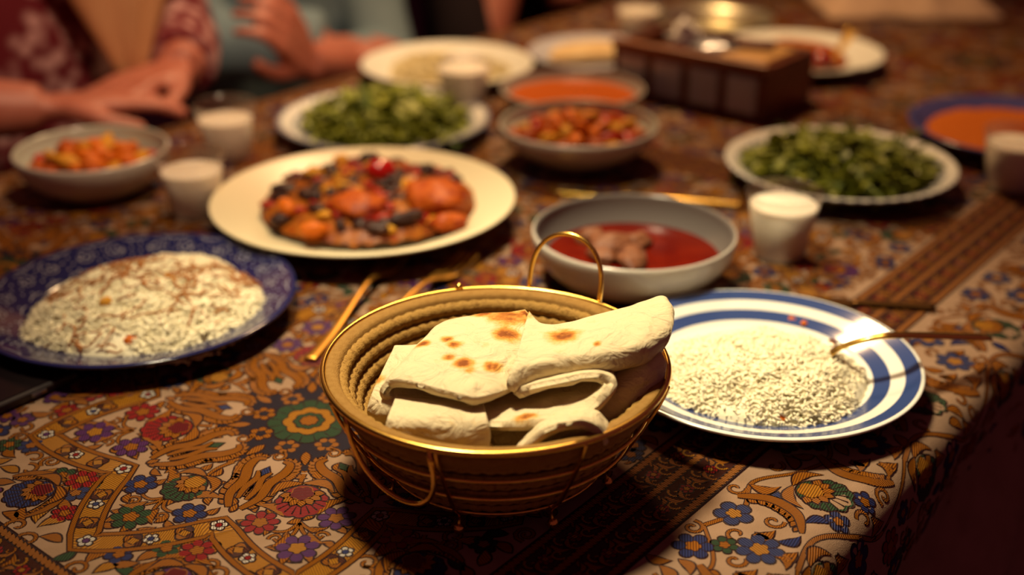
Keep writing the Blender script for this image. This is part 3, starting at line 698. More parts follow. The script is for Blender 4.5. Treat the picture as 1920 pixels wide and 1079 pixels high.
# ================================================================== RICE
def rice_vf(n, c, rx, ry, H, seed, ln=.0038, rad=.00088, power=1.4, edge=.25):
    R_ = np.random.default_rng(seed); V, Fc, cnt = [], [], 0
    rot = R_.uniform(0, 6.28)
    for i in range(n):
        q = math.sqrt(R_.uniform(0, 1.0)); a = R_.uniform(0, 2 * np.pi)
        k = 1 + .06 * math.sin(a * 3 + rot) + .04 * math.sin(a * 5 + 1)
        x, y = rx * q * k * math.cos(a), ry * q * k * math.sin(a)
        hz = H * max(0, 1 - q ** 2.4) ** .75 + .0035 * noise.noise(Vector((x * 55, y * 55, seed)))
        z = max(hz, .0) + R_.uniform(-.0008, .0012)
        yaw = R_.uniform(0, 6.28); pit = R_.normal(0, .24); L = ln * R_.uniform(.75, 1.3); r = rad * R_.uniform(.85, 1.15); bend = R_.normal(0, .0006)
        d = np.array([math.cos(yaw) * math.cos(pit), math.sin(yaw) * math.cos(pit), math.sin(pit)]); u = np.array([-math.sin(yaw), math.cos(yaw), 0]); w_ = np.cross(d, u); o_ = np.array([x, y, z])
        V.append(o_ - d * L)
        for t_, rr, bb in ((-.5, .95, bend), (.5, .95, bend)):
            for m_ in range(5):
                b = m_ * 1.2566; V.append(o_ + d * L * t_ + w_ * bb + (u * math.cos(b) + w_ * math.sin(b)) * r * rr)
        V.append(o_ + d * L)
        for m_ in range(5):
            n1 = (m_ + 1) % 5
            Fc += [(cnt, cnt + 1 + n1, cnt + 1 + m_), (cnt + 1 + m_, cnt + 1 + n1, cnt + 6 + n1, cnt + 6 + m_), (cnt + 11, cnt + 6 + m_, cnt + 6 + n1)]
        cnt += 12
    # the packed body under the loose top grains
    dv, df = lathe_top([(0, H * 1.0)] + [(q, H * 1.0 * max(0, 1 - q ** 2.4) ** .75) for q in (.2, .4, .6, .75, .86, .94)] + [(.97, 0)], 40)
    dv = [Vector((p[0] * rx, p[1] * ry, p[2] - .0014 + .0035 * noise.noise(Vector((p[0] * rx * 55, p[1] * ry * 55, seed))))) for p in dv]
    V += dv; Fc += [tuple(i + cnt for i in q) for q in df]
    return V, Fc
RICE = mat('cooked_rice', (.92, .85, .62), .5, spec=.25)
VERM = mat('toasted_vermicelli', (.40, .12, .010), .4, var=[(.45, .18, .03)], vscale=90)
def strands(n, c, rx, ry, H, seed, patches):
    R_ = np.random.default_rng(seed); parts = []
    for i in range(n):
        if i < n * .55: px_, py_, sp = patches[i % len(patches)]; x, y = px_ + R_.normal(0, sp), py_ + R_.normal(0, sp)
        else:
            q = math.sqrt(R_.uniform(0, .95)); a = R_.uniform(0, 6.28); x, y = rx * q * math.cos(a), ry * q * math.sin(a)
        q = min(.97, math.hypot(x / rx, y / ry)); yaw = R_.uniform(0, 6.28); cur = R_.normal(0, 60); L = R_.uniform(.010, .026)
        pts = []
        for k in range(7):
            t_ = (k / 6 - .5) * L; yy = yaw + cur * t_
            xx, zz = x + t_ * math.cos(yaw + cur * t_ * .5), y + t_ * math.sin(yaw + cur * t_ * .5)
            qq = min(1, math.hypot(xx / rx, zz / ry)); pts.append((xx, zz, H * max(0, 1 - qq ** 2.4) ** .75 + .003 + .0012 * math.sin(k * 1.3 + i)))
        parts.append(tube(pts, .00075, 5))
    return merge(parts)
cR = (.176, .785)
o = mesh('rice', rice_vf(6500, cR, .081, .066, .026, 5), RICE, loc=(cR[0], cR[1], TT + .0085)); tag(o, 'mound of plain white rice on the blue-ringed plate', 'rice', kind='stuff')
cL = (-.291, .900)
o = mesh('rice', rice_vf(8000, cL, .094, .092, .027, 6), RICE, loc=(cL[0], cL[1], TT + .0085)); tag(o, 'mound of white rice with toasted vermicelli on the navy plate', 'rice', kind='stuff')
v_ = mesh('vermicelli', strands(210, cL, .092, .090, .027, 8, [(-.02, .062, .012), (.0, .058, .012), (-.045, .045, .010), (.075, .03, .008), (.02, .02, .014), (.035, .015, .012), (.0, -.01, .010), (-.03, .01, .012), (.05, -.02, .012), (.02, .075, .008)]), VERM, o); tag(v_, 'toasted brown noodle strands', kind='stuff')
for i, (x, y, lb) in enumerate([(247, 640, 'golden fried nut at the front edge of the vermicelli rice'), (200, 566, 'small golden nut on the left of the vermicelli rice'), (318, 520, 'golden nut in the middle of the vermicelli rice')]):
    food('nut', lb, 'nut', x, y, .020 if i == 0 else .034, (.0065, .0042, .0035), CARROT if i == 0 else POTATO, 80 + i, i, .3, .15)
o = food('fried_onion', 'orange fried onion scrap at the front of the white rice', 'onion', 1468, 783, .014, (.0055, .0035, .002), CARROT, 88, .3, .3, .4)
for i, (x, y) in enumerate([(1488, 598), (1508, 606), (1562, 640), (1612, 693)]):
    food('fried_onion', ['orange onion scrap behind the white rice, farthest back', 'orange onion scrap behind the white rice on the blue ring', 'orange onion scrap beside the gold spoon bowl', 'brown onion scrap at the right end of the white rice'][i], 'onion', x, y, .013, (.0042, .0026, .0016), CARROT if i < 2 else MEAT, 95 + i, i, .2, .4)
cT = (-.088, 1.630)
o = mesh('rice', rice_vf(1500, cT, .078, .074, .020, 12, rad=.0014, ln=.005), mat('pale_rice', (.66, .55, .26), .5, var=[(.74, .66, .40)], vscale=30), loc=(cT[0], cT[1], TT + .0085)); tag(o, 'pale yellow rice on the far left white plate', 'rice', kind='stuff')
food('yoghurt', 'white dollop of yoghurt on the far rice plate', 'yoghurt', 868, 108, .034, (.026, .020, .008), mat('yoghurt_white', (.82, .79, .70), .35, sss=.2), 31, 0, 0, .12)

# ================================================================== HERBS
LEAFM = attr_mat('herb_leaf', .5, sss=.0, bump=.0)
def leaf_pile(n, rx, ry, H, seed, size=.013):
    R_ = np.random.default_rng(seed); V, Fc, C = [], [], []
    for i in range(n):
        q = math.sqrt(R_.uniform(0, 1)); a = R_.uniform(0, 6.28); x, y = rx * q * math.cos(a), ry * q * math.sin(a)
        z = H * max(0, 1 - q ** 2) ** .7 * R_.uniform(.55, 1.12) + .004
        yaw, pit = R_.uniform(0, 6.28), R_.normal(.15, .45); L = size * R_.uniform(.7, 1.6); W = L * R_.uniform(.28, .5)
        d = Vector((math.cos(yaw) * math.cos(pit), math.sin(yaw) * math.cos(pit), math.sin(pit))); u = Vector((-math.sin(yaw), math.cos(yaw), 0)); nn = d.cross(u) * (-1 if d.cross(u).z < 0 else 1)
        p = Vector((x, y, z)); b = len(V); k = R_.uniform(.1, .35) * W; dr = R_.uniform(.0, .35) * L
        for t_, ww in ((-1, 0), (-.35, .8), (.25, 1), (.75, .5), (1, 0)):
            c = p + d * L * t_ - nn * dr * t_ * t_
            if ww == 0: V.append(c)
            else: V += [c + u * W * ww + nn * k, c, c - u * W * ww + nn * k]
        Fc += [(b, b + 1, b + 2), (b, b + 2, b + 3), (b + 1, b + 4, b + 5, b + 2), (b + 2, b + 5, b + 6, b + 3), (b + 4, b + 7, b + 8, b + 5), (b + 5, b + 8, b + 9, b + 6), (b + 7, b + 10, b + 8), (b + 8, b + 10, b + 9)]
        g = R_.uniform(0, 1); light = R_.uniform() < .16
        col = np.array([.10, .135, .003]) * (1 - g) + np.array([.25, .27, .009]) * g
        if light: col = np.array([.26, .30, .03])
        C += [col] * 11
    # stems
    for i in range(n // 9):
        a, q = R_.uniform(0, 6.28), R_.uniform(0, .8); x, y = rx * q * math.cos(a), ry * q * math.sin(a); yaw = R_.uniform(0, 6.28); L = R_.uniform(.02, .045); z = H * (1 - q * q) ** .7 + .003
        v, f = tube([(x - L * math.cos(yaw), y - L * math.sin(yaw), max(.005, z - .008)), (x, y, z), (x + L * math.cos(yaw), y + L * math.sin(yaw), max(.005, z - .006))], .0011, 5)
        b = len(V); V += v; Fc += [tuple(k + b for k in q_) for q_ in f]; C += [np.array([.20, .27, .05])] * len(v)
    return V, Fc, C
def herbs(label, c, rx, ry, H, n, seed):
    V, Fc, C = leaf_pile(n, rx, ry, H, seed); o = mesh('herbs', (V, Fc), LEAFM, loc=(c[0], c[1], TT + .009)); set_col(o, np.array(C)); return tag(o, label, 'herbs', kind='stuff')
herbs('green herb leaves piled on the plate behind the cream stew plate', (-.146, 1.384), .092, .086, .034, 760, 3)
herbs('darker green herb leaves piled on the plate beside the wooden box', (.338, 1.220), .100, .084, .033, 820, 4)
def sprig(label, px, py, z, yaw, pit, L, seed):
    R_ = np.random.default_rng(seed); d = Vector((math.cos(yaw) * math.cos(pit), math.sin(yaw) * math.cos(pit), math.sin(pit))); V, Fc, C = [], [], []
    v, f = tube([d * L * t_ for t_ in (0, .4, .8)], [.0014, .001, .0006], 5); V += v; Fc += f; C += [np.array([.16, .22, .04])] * len(v)
    for k in range(9):
        t_ = .2 + .8 * k / 8; s_ = 1 if k % 2 else -1; u = Vector((-math.sin(yaw), math.cos(yaw), 0)); dd = (d * .7 + u * s_ * .6 + Vector((0, 0, R_.uniform(-.1, .5)))).normalized() if k < 8 else d
        ll = L * .38; b = len(V); p = d * L * t_; sd = dd.cross(Vector((.2, .3, 1))).normalized() * ll * .22
        V += [p, p + dd * ll * .5 + sd, p + dd * ll, p + dd * ll * .5 - sd]; Fc += [(b, b + 1, b + 2), (b, b + 2, b + 3)]; C += [np.array([.05, .11, .012])] * 4
    p = at(px, py, z); o = mesh('herb_sprig', (V, Fc), LEAFM, loc=(p.x, p.y, p.z + TT)); set_col(o, np.array(C)); return tag(o, label, 'herb')
sprig('dark herb sprig standing up at the back of the right herb plate', 1592, 282, .038, 1.6, 1.1, .032, 1)
sprig('herb sprig sticking out over the right rim of the right herb plate', 1670, 290, .030, .5, .5, .034, 2)
sprig('herb sprig reaching up at the left back of the right herb plate', 1500, 275, .032, 2.2, .5, .030, 3)
sprig('herb sprig on top of the left herb plate, at its back', 690, 215, .042, 1.9, .7, .034, 4)
sprig('pale herb sprig at the front right of the left herb plate', 830, 265, .030, -.8, .1, .034, 5)

# ================================================================== CUPS OF MILK DRINK
def clear_plastic():
    m = bpy.data.materials.new('clear_plastic'); m.use_nodes = True; nt = m.node_tree; nt.nodes.remove(nt.nodes['Principled BSDF']); out = nt.nodes['Material Output']
    tr_ = nt.nodes.new('ShaderNodeBsdfTransparent'); tr_.inputs[0].default_value = (.97, .95, .93, 1); gl = nt.nodes.new('ShaderNodeBsdfGlossy'); gl.inputs['Roughness'].default_value = .12
    df = nt.nodes.new('ShaderNodeBsdfTranslucent'); df.inputs[0].default_value = (.75, .7, .65, 1); m0 = nt.nodes.new('ShaderNodeMixShader'); m0.inputs[0].default_value = .17
    mx = nt.nodes.new('ShaderNodeMixShader'); mx.inputs[0].default_value = .04
    nt.links.new(tr_.outputs[0], m0.inputs[1]); nt.links.new(df.outputs[0], m0.inputs[2]); nt.links.new(m0.outputs[0], mx.inputs[1]); nt.links.new(gl.outputs[0], mx.inputs[2]); nt.links.new(mx.outputs[0], out.inputs[0])
    return m
CLEAR = clear_plastic()
MILK = mat('milk_drink', (.88, .83, .70), .4, sss=.4, sssr=(1, .8, .6), sscale=.005)
def cup(label, x, y, H=.063, R=.0335, rb=.023, fill=.80):
    t = thing('plastic_cup', label, 'cup', (x, y, .0012), 0, 'clear plastic cups of white milk drink')
    rr = lambda z: rb + (R - rb) * z / H
    v, f = lathe([(0, .0006), (rb - .001, .0006), (rb, .0015), (rr(H * .5), H * .5), (R - .0008, H - .003), (R + .0006, H - .002), (R + .0010, H - .0008), (R + .0004, H), (R - .0006, H - .0006), (R - .0014, H - .003), (rr(H * .5) - .0008, H * .5), (rb - .0008, .0022), (0, .0016)], 48)
    mesh('cup_wall', (v, f), CLEAR, t)
    v, f = lathe([(0, .0026), (rb - .0024, .0026), (rb - .0016, .0034), (rr(H * fill) - .0014, H * fill - .0004), (rr(H * fill) - .0020, H * fill), (0, H * fill - .0004)], 48)
    mesh('milk_drink', (v, f), MILK, t)
    return t
cup('cup of white drink in front of the herb plate, right of the red soup', .241, 1.030)
cup('cup of white drink standing between the left stew bowl and cream plate', -.309, 1.134, fill=.72)
cup('cup of white drink just behind the one beside the cream plate', -.311, 1.300, fill=.72)
cup('cup of white drink in front of the far yellow rice plate', -.058, 1.468, fill=.9)
cup('cup of white drink cut by the right edge, before the lentil plate', .512, 1.203)
cup('cup of white drink behind the wooden box, before the steel tray', .185, 1.815)

# ================================================================== CUTLERY
def ribbon(pts, wid, th=.0016, seg=10):
    """flat handle swept along pts with a width per point"""
    P_ = [Vector(p) for p in pts]; V, Fc = [], []
    for i, p in enumerate(P_):
        t = (P_[min(i + 1, len(P_) - 1)] - P_[max(i - 1, 0)]).normalized(); u = t.cross(Vector((0, 0, 1))).normalized(); v = u.cross(t); w_ = wid[i] / 2
        for k in range(seg):
            a = 2 * math.pi * k / seg; V.append(p + u * w_ * math.cos(a) + v * th * .5 * (math.sin(a)) * 1.0)
    for i in range(len(P_) - 1):
        for k in range(seg): Fc.append((i * seg + k, i * seg + (k + 1) % seg, (i + 1) * seg + (k + 1) % seg, (i + 1) * seg + k))
    Fc += [tuple(range(seg - 1, -1, -1)), tuple((len(P_) - 1) * seg + k for k in range(seg))]
    return V, Fc
def lerp_path(keys, n):
    q = smooth_path([(a, b, c) for a, b, c, _ in keys], n); w_ = []
    for i in range(len(keys) - 1):
        for k in range(n): w_.append(keys[i][3] + (keys[i + 1][3] - keys[i][3]) * k / n)
    w_.append(keys[-1][3]); return q, w_
def fork(label, end, tip, group):
    d = Vector(tip) - Vector(end); L = d.length; t = thing('fork', label, 'fork', (end[0], end[1], .0014), math.atan2(d.y, d.x), group)
    q, w_ = lerp_path([(0, 0, .002, .010), (L * .25, 0, .0025, .008), (L * .55, 0, .010, .0048), (L * .68, 0, .009, .006), (L * .76, 0, .005, .020), (L * .82, 0, .0035, .023)], 6)
    mesh('handle', ribbon(q, w_, .0024), GOLD_DIM, t)
    for k in (-1.5, -.5, .5, 1.5):
        y = k * .0060; mesh('tine', tube(smooth_path([(L * .805, y, .0036), (L * .90, y, .0030), (L * .97, y, .005), (L, y * .97, .0075)], 5), [.0013] * 15 + [.0006], 6), GOLD_DIM, t)
    return t
fork('gold fork beside the bread basket, tines nearest the soup bowl', (-.136, .824), (-.038, 1.020), 'gold forks under the cream plate')
fork('gold fork with its tines under the front of the cream plate, nearer the navy plate', (-.153, .829), (-.101, 1.028), 'gold forks under the cream plate')
def spoon(label, keys, bowl_c, bowl_dir, tilt, br=(.020, .0135), name='spoon'):
    t = thing(name, label, 'spoon', (0, 0, 0)); t.location = (bowl_c[0], bowl_c[1], TT + bowl_c[2])
    q, w_ = lerp_path([(k[0] - bowl_c[0], k[1] - bowl_c[1], k[2] - bowl_c[2], k[3]) for k in keys], 8)
    mesh('handle', ribbon(q, w_, .0040), GOLD, t)
    V, Fc = lathe([(0, -.006), (.3, -.0055), (.6, -.004), (.85, -.0015), (1, .0005), (.97, .0012), (.82, -.0004), (.58, -.003), (.3, -.0045), (0, -.005)], 28)
    V = [Vector((a[0] * br[0], a[1] * br[1], a[2])) for a in V]; M = Matrix.Rotation(bowl_dir, 3, 'Z') @ Matrix.Rotation(tilt, 3, 'Y')
    mesh('spoon_bowl', ([M @ a for a in V], Fc), GOLD, t)
    return t
k1, k2, k3, k4, k5 = at(1558, 663, .030), at(1580, 650, .036), at(1640, 633, .046), at(1700, 629, .046), at(1850, 632, .026)
spoon('gold spoon resting in the white rice with its handle over the ringed plate', [(*k1, .0075), (*k2, .0065), (*k3, .0062), (*k4, .0080), (*k5, .0125)], (k1.x - .016, k1.y + .004, .0275), .1, .25)
k1, k2, k3 = at(1560, 108, .026), at(1577, 90, .042), at(1598, 55, .075)
spoon('gold spoon standing up in the red stew right of the wooden box', [(*k1, .009), (*k2, .012), (*k3, .017)], (k1.x - .012, k1.y, .022), .2, .3)
a_, b_ = at(1160, 367, .004), at(1400, 386, .004); d = b_ - a_
kn = thing('table_knife', 'gold table knife lying behind the red soup bowl', 'knife', (a_.x, a_.y, .0014), math.atan2(d.y, d.x))
L = d.length
q, w_ = lerp_path([(-.075, 0, .0025, .004), (-.06, 0, .0025, .013), (-.01, 0, .0025, .015), (.0, 0, .0028, .009)], 5); mesh('blade', ribbon(q, w_, .0014), GOLD, kn)
q, w_ = lerp_path([(0, 0, .003, .009), (L * .5, 0, .0035, .010), (L, 0, .0035, .012)], 5); mesh('handle', ribbon(q, w_, .005), GOLD, kn)
a_, b_ = at(1528, 564, .003), at(1752, 577, .003); d = b_ - a_
kn = thing('table_knife', 'gold knife coloured dark as unlit, lying on the cloth behind the ringed plate', 'knife', (a_.x, a_.y, .0014), math.atan2(d.y, d.x)); L = d.length
q, w_ = lerp_path([(-.06, 0, .002, .003), (-.04, 0, .002, .012), (L * .25, 0, .002, .014), (L * .3, 0, .002, .008)], 5); mesh('blade', ribbon(q, w_, .0014), GOLD_UNLIT, kn)
q, w_ = lerp_path([(L * .3, 0, .0025, .008), (L * .7, 0, .0025, .009), (L, 0, .0025, .011)], 5); mesh('handle', ribbon(q, w_, .004), GOLD_UNLIT, kn)

# ================================================================== PHONE
pcn = tbl(.418 - .073, -.752 - .0365)
ph = thing('phone', 'black phone lying at the left edge half under the navy plate', 'phone', (pcn.x, pcn.y, .0012), RZ)
mesh('phone_body', rbox(.146, .073, .0080, .0026, 3, c=(0, 0, .0040)), mat('black_phone_case', (.02, .012, .013), .4), ph, smooth=False)
mesh('screen', rbox(.138, .066, .0008, .0003, 1, c=(0, 0, .0083)), mat('dark_screen', (.012, .008, .009), .16), ph, smooth=False)
for s_ in (-1, 1): mesh('button', rbox(.012, .0012, .003, .0004, 1, c=(.03 * s_ + .01, -.0368, .0045)), mat('phone_metal', (.3, .28, .28), .3, 1), ph, smooth=False)

# ================================================================== WOODEN CADDY
bx = Vector((.129, 1.558, 0)); bw, bdp, bh = .2155, .127, .066
cad = thing('wooden_caddy', 'dark wooden box with blue-grey tile panels at the table centre', 'box', (bx.x, bx.y, .0012), math.atan2(-.135, .168))
mesh('bottom', rbox(bw - .004, bdp - .004, .048, .002, 1, c=(bw / 2, bdp / 2, .024)), WOOD, cad, smooth=False)
for nm, sx, sy, cx, cy in (('front_board', bw, .010, bw / 2, .005), ('back_board', bw, .010, bw / 2, bdp - .005), ('side_board', .010, bdp - .020, .005, bdp / 2), ('side_board', .010, bdp - .020, bw - .005, bdp / 2)):
    mesh(nm, rbox(sx, sy, bh, .0018, 2, c=(cx, cy, bh / 2)), WOOD, cad, smooth=False)
mesh('top_rail', rbox(bw + .006, .014, .009, .002, 2, c=(bw / 2, .004, bh)), mat('lit_wood_rail', (.30, .12, .04), .35, var=[(.22, .08, .03)], vscale=40), cad, smooth=False)  # lit copy of the box wood, the light put into its colour
TILE = mat('blue_grey_tile', (.50, .57, .57), .35, var=[(.40, .46, .47)], vscale=30)
for k in range(4): mesh('tile', rbox(.040, .004, .044, .0012, 2, c=(.0295 + k * .0522, -.0012, .031)), TILE, cad, smooth=False)
def on_box(name, label, cat, vf, m, x, y, z=.0495, rz=0.):
    p = Vector((bx.x, bx.y, 0)) + Matrix.Rotation(math.atan2(-.135, .168), 3, 'Z') @ Vector((x, y, 0))
    return tag(mesh(name, vf, m, loc=(p.x, p.y, TT + z), rot=(0, 0, rz + math.atan2(-.135, .168)), smooth=True), label, cat)
PAPER = mat('white_paper', (.72, .68, .62), .6)
on_box('napkin', 'crumpled white napkin on the left part of the wooden box', 'napkin', chunk(.020, .022, .022, 7, .5, 3, 2.2, c=(0, 0, .02)), PAPER, .070, .055)
on_box('foil_packet', 'grey shiny packet lying on the middle of the wooden box', 'packet', chunk(.034, .020, .012, 12, .4, 3, 2.4, c=(0, 0, .016)), mat('grey_foil', (.42, .42, .44), .3, .6), .120, .050)
on_box('card_packet', 'tan card packet lying on the right part of the wooden box', 'packet', rbox(.062, .082, .020, .002, 2, c=(0, 0, .0105)), mat('tan_card', (.50, .27, .08), .5), .172, .060)
on_box('sachet', 'brown paper sachet leaning across the tan card packet', 'sachet', rbox(.044, .030, .006, .0015, 2, c=(0, 0, .0035)), mat('brown_paper', (.16, .07, .04), .6), .160, .075, .071, .4)

p = at(1268, -4, .0); o = mesh('napkin', rbox(.085, .10, .012, .004, 2), PAPER, loc=(p.x, p.y + .05, TT + .0085), rot=(0, 0, .2)); tag(o, 'folded white napkin at the far end behind the steel tray', 'napkin')

# ================================================================== BEIGE CLOTH AT THE FAR RIGHT
sv = []
gx, gy = 46, 22
p0, p1 = at(1555, 40, 0), at(1885, 42, 0)
for i in range(gx):
    for j in range(gy):
        u_, w2 = i / (gx - 1), j / (gy - 1)
        x = p0.x + (p1.x - p0.x) * u_ + .012 * noise.noise(Vector((u_ * 5, w2 * 3, 1))); y = p0.y + .24 * w2 + (p1.y - p0.y) * u_ + .012 * noise.noise(Vector((u_ * 4, 0, 4)))
        e = min(u_, 1 - u_, w2 * .6, (1 - w2) * .6); hgt = (.012 + .030 * (.5 + .5 * noise.noise(Vector((u_ * 6.5, w2 * 2.2, 7)))) + .018 * abs(noise.noise(Vector((u_ * 11 + w2 * 4, w2 * 3, 2))))) * min(1, e * 9)
        sv.append((x, y, TT + .0025 + hgt))
sf = [(i * gy + j, (i + 1) * gy + j, (i + 1) * gy + j + 1, i * gy + j + 1) for i in range(gx - 1) for j in range(gy - 1)]
o = mesh('cloth', (sv, sf), mat('beige_cloth', (.55, .36, .22), .85, var=[(.62, .42, .27)], vscale=20)); tag(o, 'crumpled beige cloth lying on the far right of the table', 'cloth')
sm = o.modifiers.new('thick', 'SOLIDIFY'); sm.thickness = .002; sm.offset = 1

# ================================================================== BREAD BASKET
bc = Vector((-.0102, .684, 0))
bk = thing('bread_basket', 'round gold wire basket lined with coiled brown rope in the foreground', 'basket', (bc.x, bc.y, .0012))
def brad(z): x = max(0, min(1, (z - .008) / .070)); return .064 + .0415 * (x ** .8)
ROPE = mat('brown_rope', (.29, .155, .032), .75, var=[(.36, .205, .050), (.21, .105, .020)], vscale=300, bump=.5, bscale=900, spec=.2)
FELT = mat('brown_felt_binding', (.27, .14, .032), .8, var=[(.32, .175, .045)], vscale=250, bump=.5, bscale=1200, spec=.2)
def rope_ring(R, r, z, strands=2, lay=62, seg=372, m=8, amp=.20):
    V, Fc = [], []
    for i in range(seg):
        a = 2 * math.pi * i / seg
        for k in range(m):
            b = 2 * math.pi * k / m; rr = r * (1 + amp * (abs(math.cos((b * strands + a * lay) / 2)) - .6))
            V.append((math.cos(a) * (R + rr * math.cos(b)), math.sin(a) * (R + rr * math.cos(b)), z + rr * math.sin(b)))
    for i in range(seg):
        for k in range(m): Fc.append((i * m + k, ((i + 1) % seg) * m + k, ((i + 1) % seg) * m + (k + 1) % m, i * m + (k + 1) % m))
    return V, Fc
zc = .0125
for k in range(8):
    z = .0125 + k * .0083; mesh('rope_coil', rope_ring(brad(z) - .0052, .0050, z, lay=int(46 + 4 * k)), ROPE, bk)
for k, R in enumerate((.051, .042, .033, .024, .015, .006)):
    mesh('rope_coil', rope_ring(R, .0049, .0095, lay=max(8, int(R * 800)), seg=max(60, int(R * 5200))), ROPE, bk)
v, f = lathe(smooth_prof([(.0968, .0755), (.0985, .0785), (.1035, .0800), (.1062, .0780), (.1048, .070), (brad(.062) - .0012, .062), (brad(.066) - .0040, .0645), (.0990, .0730), (.0968, .0755)], 4), 128)
o = mesh('rim_binding', (v, f), FELT, bk)
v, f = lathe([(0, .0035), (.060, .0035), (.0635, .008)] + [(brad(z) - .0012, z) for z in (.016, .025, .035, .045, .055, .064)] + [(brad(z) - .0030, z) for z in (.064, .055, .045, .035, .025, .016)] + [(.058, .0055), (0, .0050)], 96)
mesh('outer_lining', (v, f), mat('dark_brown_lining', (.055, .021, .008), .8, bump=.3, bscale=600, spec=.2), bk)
def ring_pts(R, z, n=120): return [(R * math.cos(2 * math.pi * k / n), R * math.sin(2 * math.pi * k / n), z) for k in range(n)]
for R, z, r, nm in ((.1072, .0790, .0021, 'rim_wire'), (brad(.054) + .0030, .054, .0012, 'hoop_wire'), (brad(.035) + .0030, .035, .0012, 'hoop_wire'), (.070, .0135, .0012, 'hoop_wire')):
    mesh(nm, tube(ring_pts(R, z), r, 8, True), GOLD, bk)
for k in range(8):
    a = math.radians(22 + 45 * k + 6); ca, sa = math.cos(a), math.sin(a)
    path = [((brad(z) + e) * ca, (brad(z) + e) * sa, z) for z, e in ((.079, .0035), (.066, .0048), (.05, .0050), (.035, .0050), (.022, .0052))] + [(.0725 * ca, .0725 * sa, .0125), (.074 * ca, .074 * sa, .0042)]
    mesh('upright_wire', tube(smooth_path(path, 5), .0013, 6), GOLD, bk)
    mesh('bead_foot', ball(.0036, (.074 * ca, .074 * sa, .0036), 2), GOLD, bk)
def handle(p, q, out, up):
    p, q = Vector(p), Vector(q); m_ = (p + q) / 2; hw = (q - p) / 2; pts = []
    for k in range(25):
        t_ = math.pi * k / 24; x = -math.cos(t_); y = math.sin(t_)
        sx = x * (1.0 + .16 * math.sin(t_))
        pts.append(m_ + hw * sx + Vector(out) * (y ** .85))
    return tube(pts, .0017, 8)
z_ = .079
hA, hB = Vector((.012, .7905, z_)) - bc, Vector((.0595, .7675, z_)) - bc
mesh('handle', handle(hA, hB, (.004, .008, .043), 0), GOLD, bk)
hA, hB = Vector((-.0965, .6195, z_ - .001)) - bc, Vector((-.046, .5815, z_ - .001)) - bc
mesh('handle', handle(hA, hB, (.006, .010, -.052), 0), GOLD, bk)
a_ = at(861, 545, .080) - bc; mesh('wire_bead', ball(.0030, (a_.x, a_.y, .0815), 2), GOLD, bk)

# ================================================================== FLATBREADS
def bspl(C, nu, nv):
    """smooth surface through a control net C[v][u]"""
    C = np.array([[list(p) for p in row] for row in C], float)
    def interp(A, n):
        A = np.asarray(A); N = len(A); t = np.linspace(0, N - 1, n); i = np.clip(t.astype(int), 0, N - 2); x = (t - i)[(...,) + (None,) * (A.ndim - 1)]
        P = np.concatenate([2 * A[:1] - A[1:2], A, 2 * A[-1:] - A[-2:-1]]); p0, p1, p2, p3 = P[i], P[i + 1], P[i + 2], P[i + 3]
        return .5 * (2 * p1 + (p2 - p0) * x + (2 * p0 - 5 * p1 + 4 * p2 - p3) * x ** 2 + (3 * p1 - p0 - 3 * p2 + p3) * x ** 3)
    A = interp(C, nv); return np.swapaxes(interp(np.swapaxes(A, 0, 1), nu), 0, 1)
BURN = [(955, 603, .094, .013), (968, 600, .094, .008), (950, 640, .093, .008), (1055, 622, .108, .0095), (905, 598, .092, .007), (845, 596, .092, .006), (852, 664, .091, .0045), (842, 688, .09, .004), (870, 700, .09, .006), (795, 660, .09, .004), (922, 705, .09, .005), (880, 712, .09, .004), (985, 590, .095, .006), (985, 770, .085, .005), (700, 730, .07, .006), (1120, 640, .11, .0025), (838, 655, .09, .004)]
BURN = [(at(a, b, c), r) for a, b, c, r in BURN]
NAANM = mat('flatbread', (.5, .5, .5), .75, spec=.2, bump=.5, bscale=150, sss=.12, sssr=(1, .7, .4), sscale=.006)
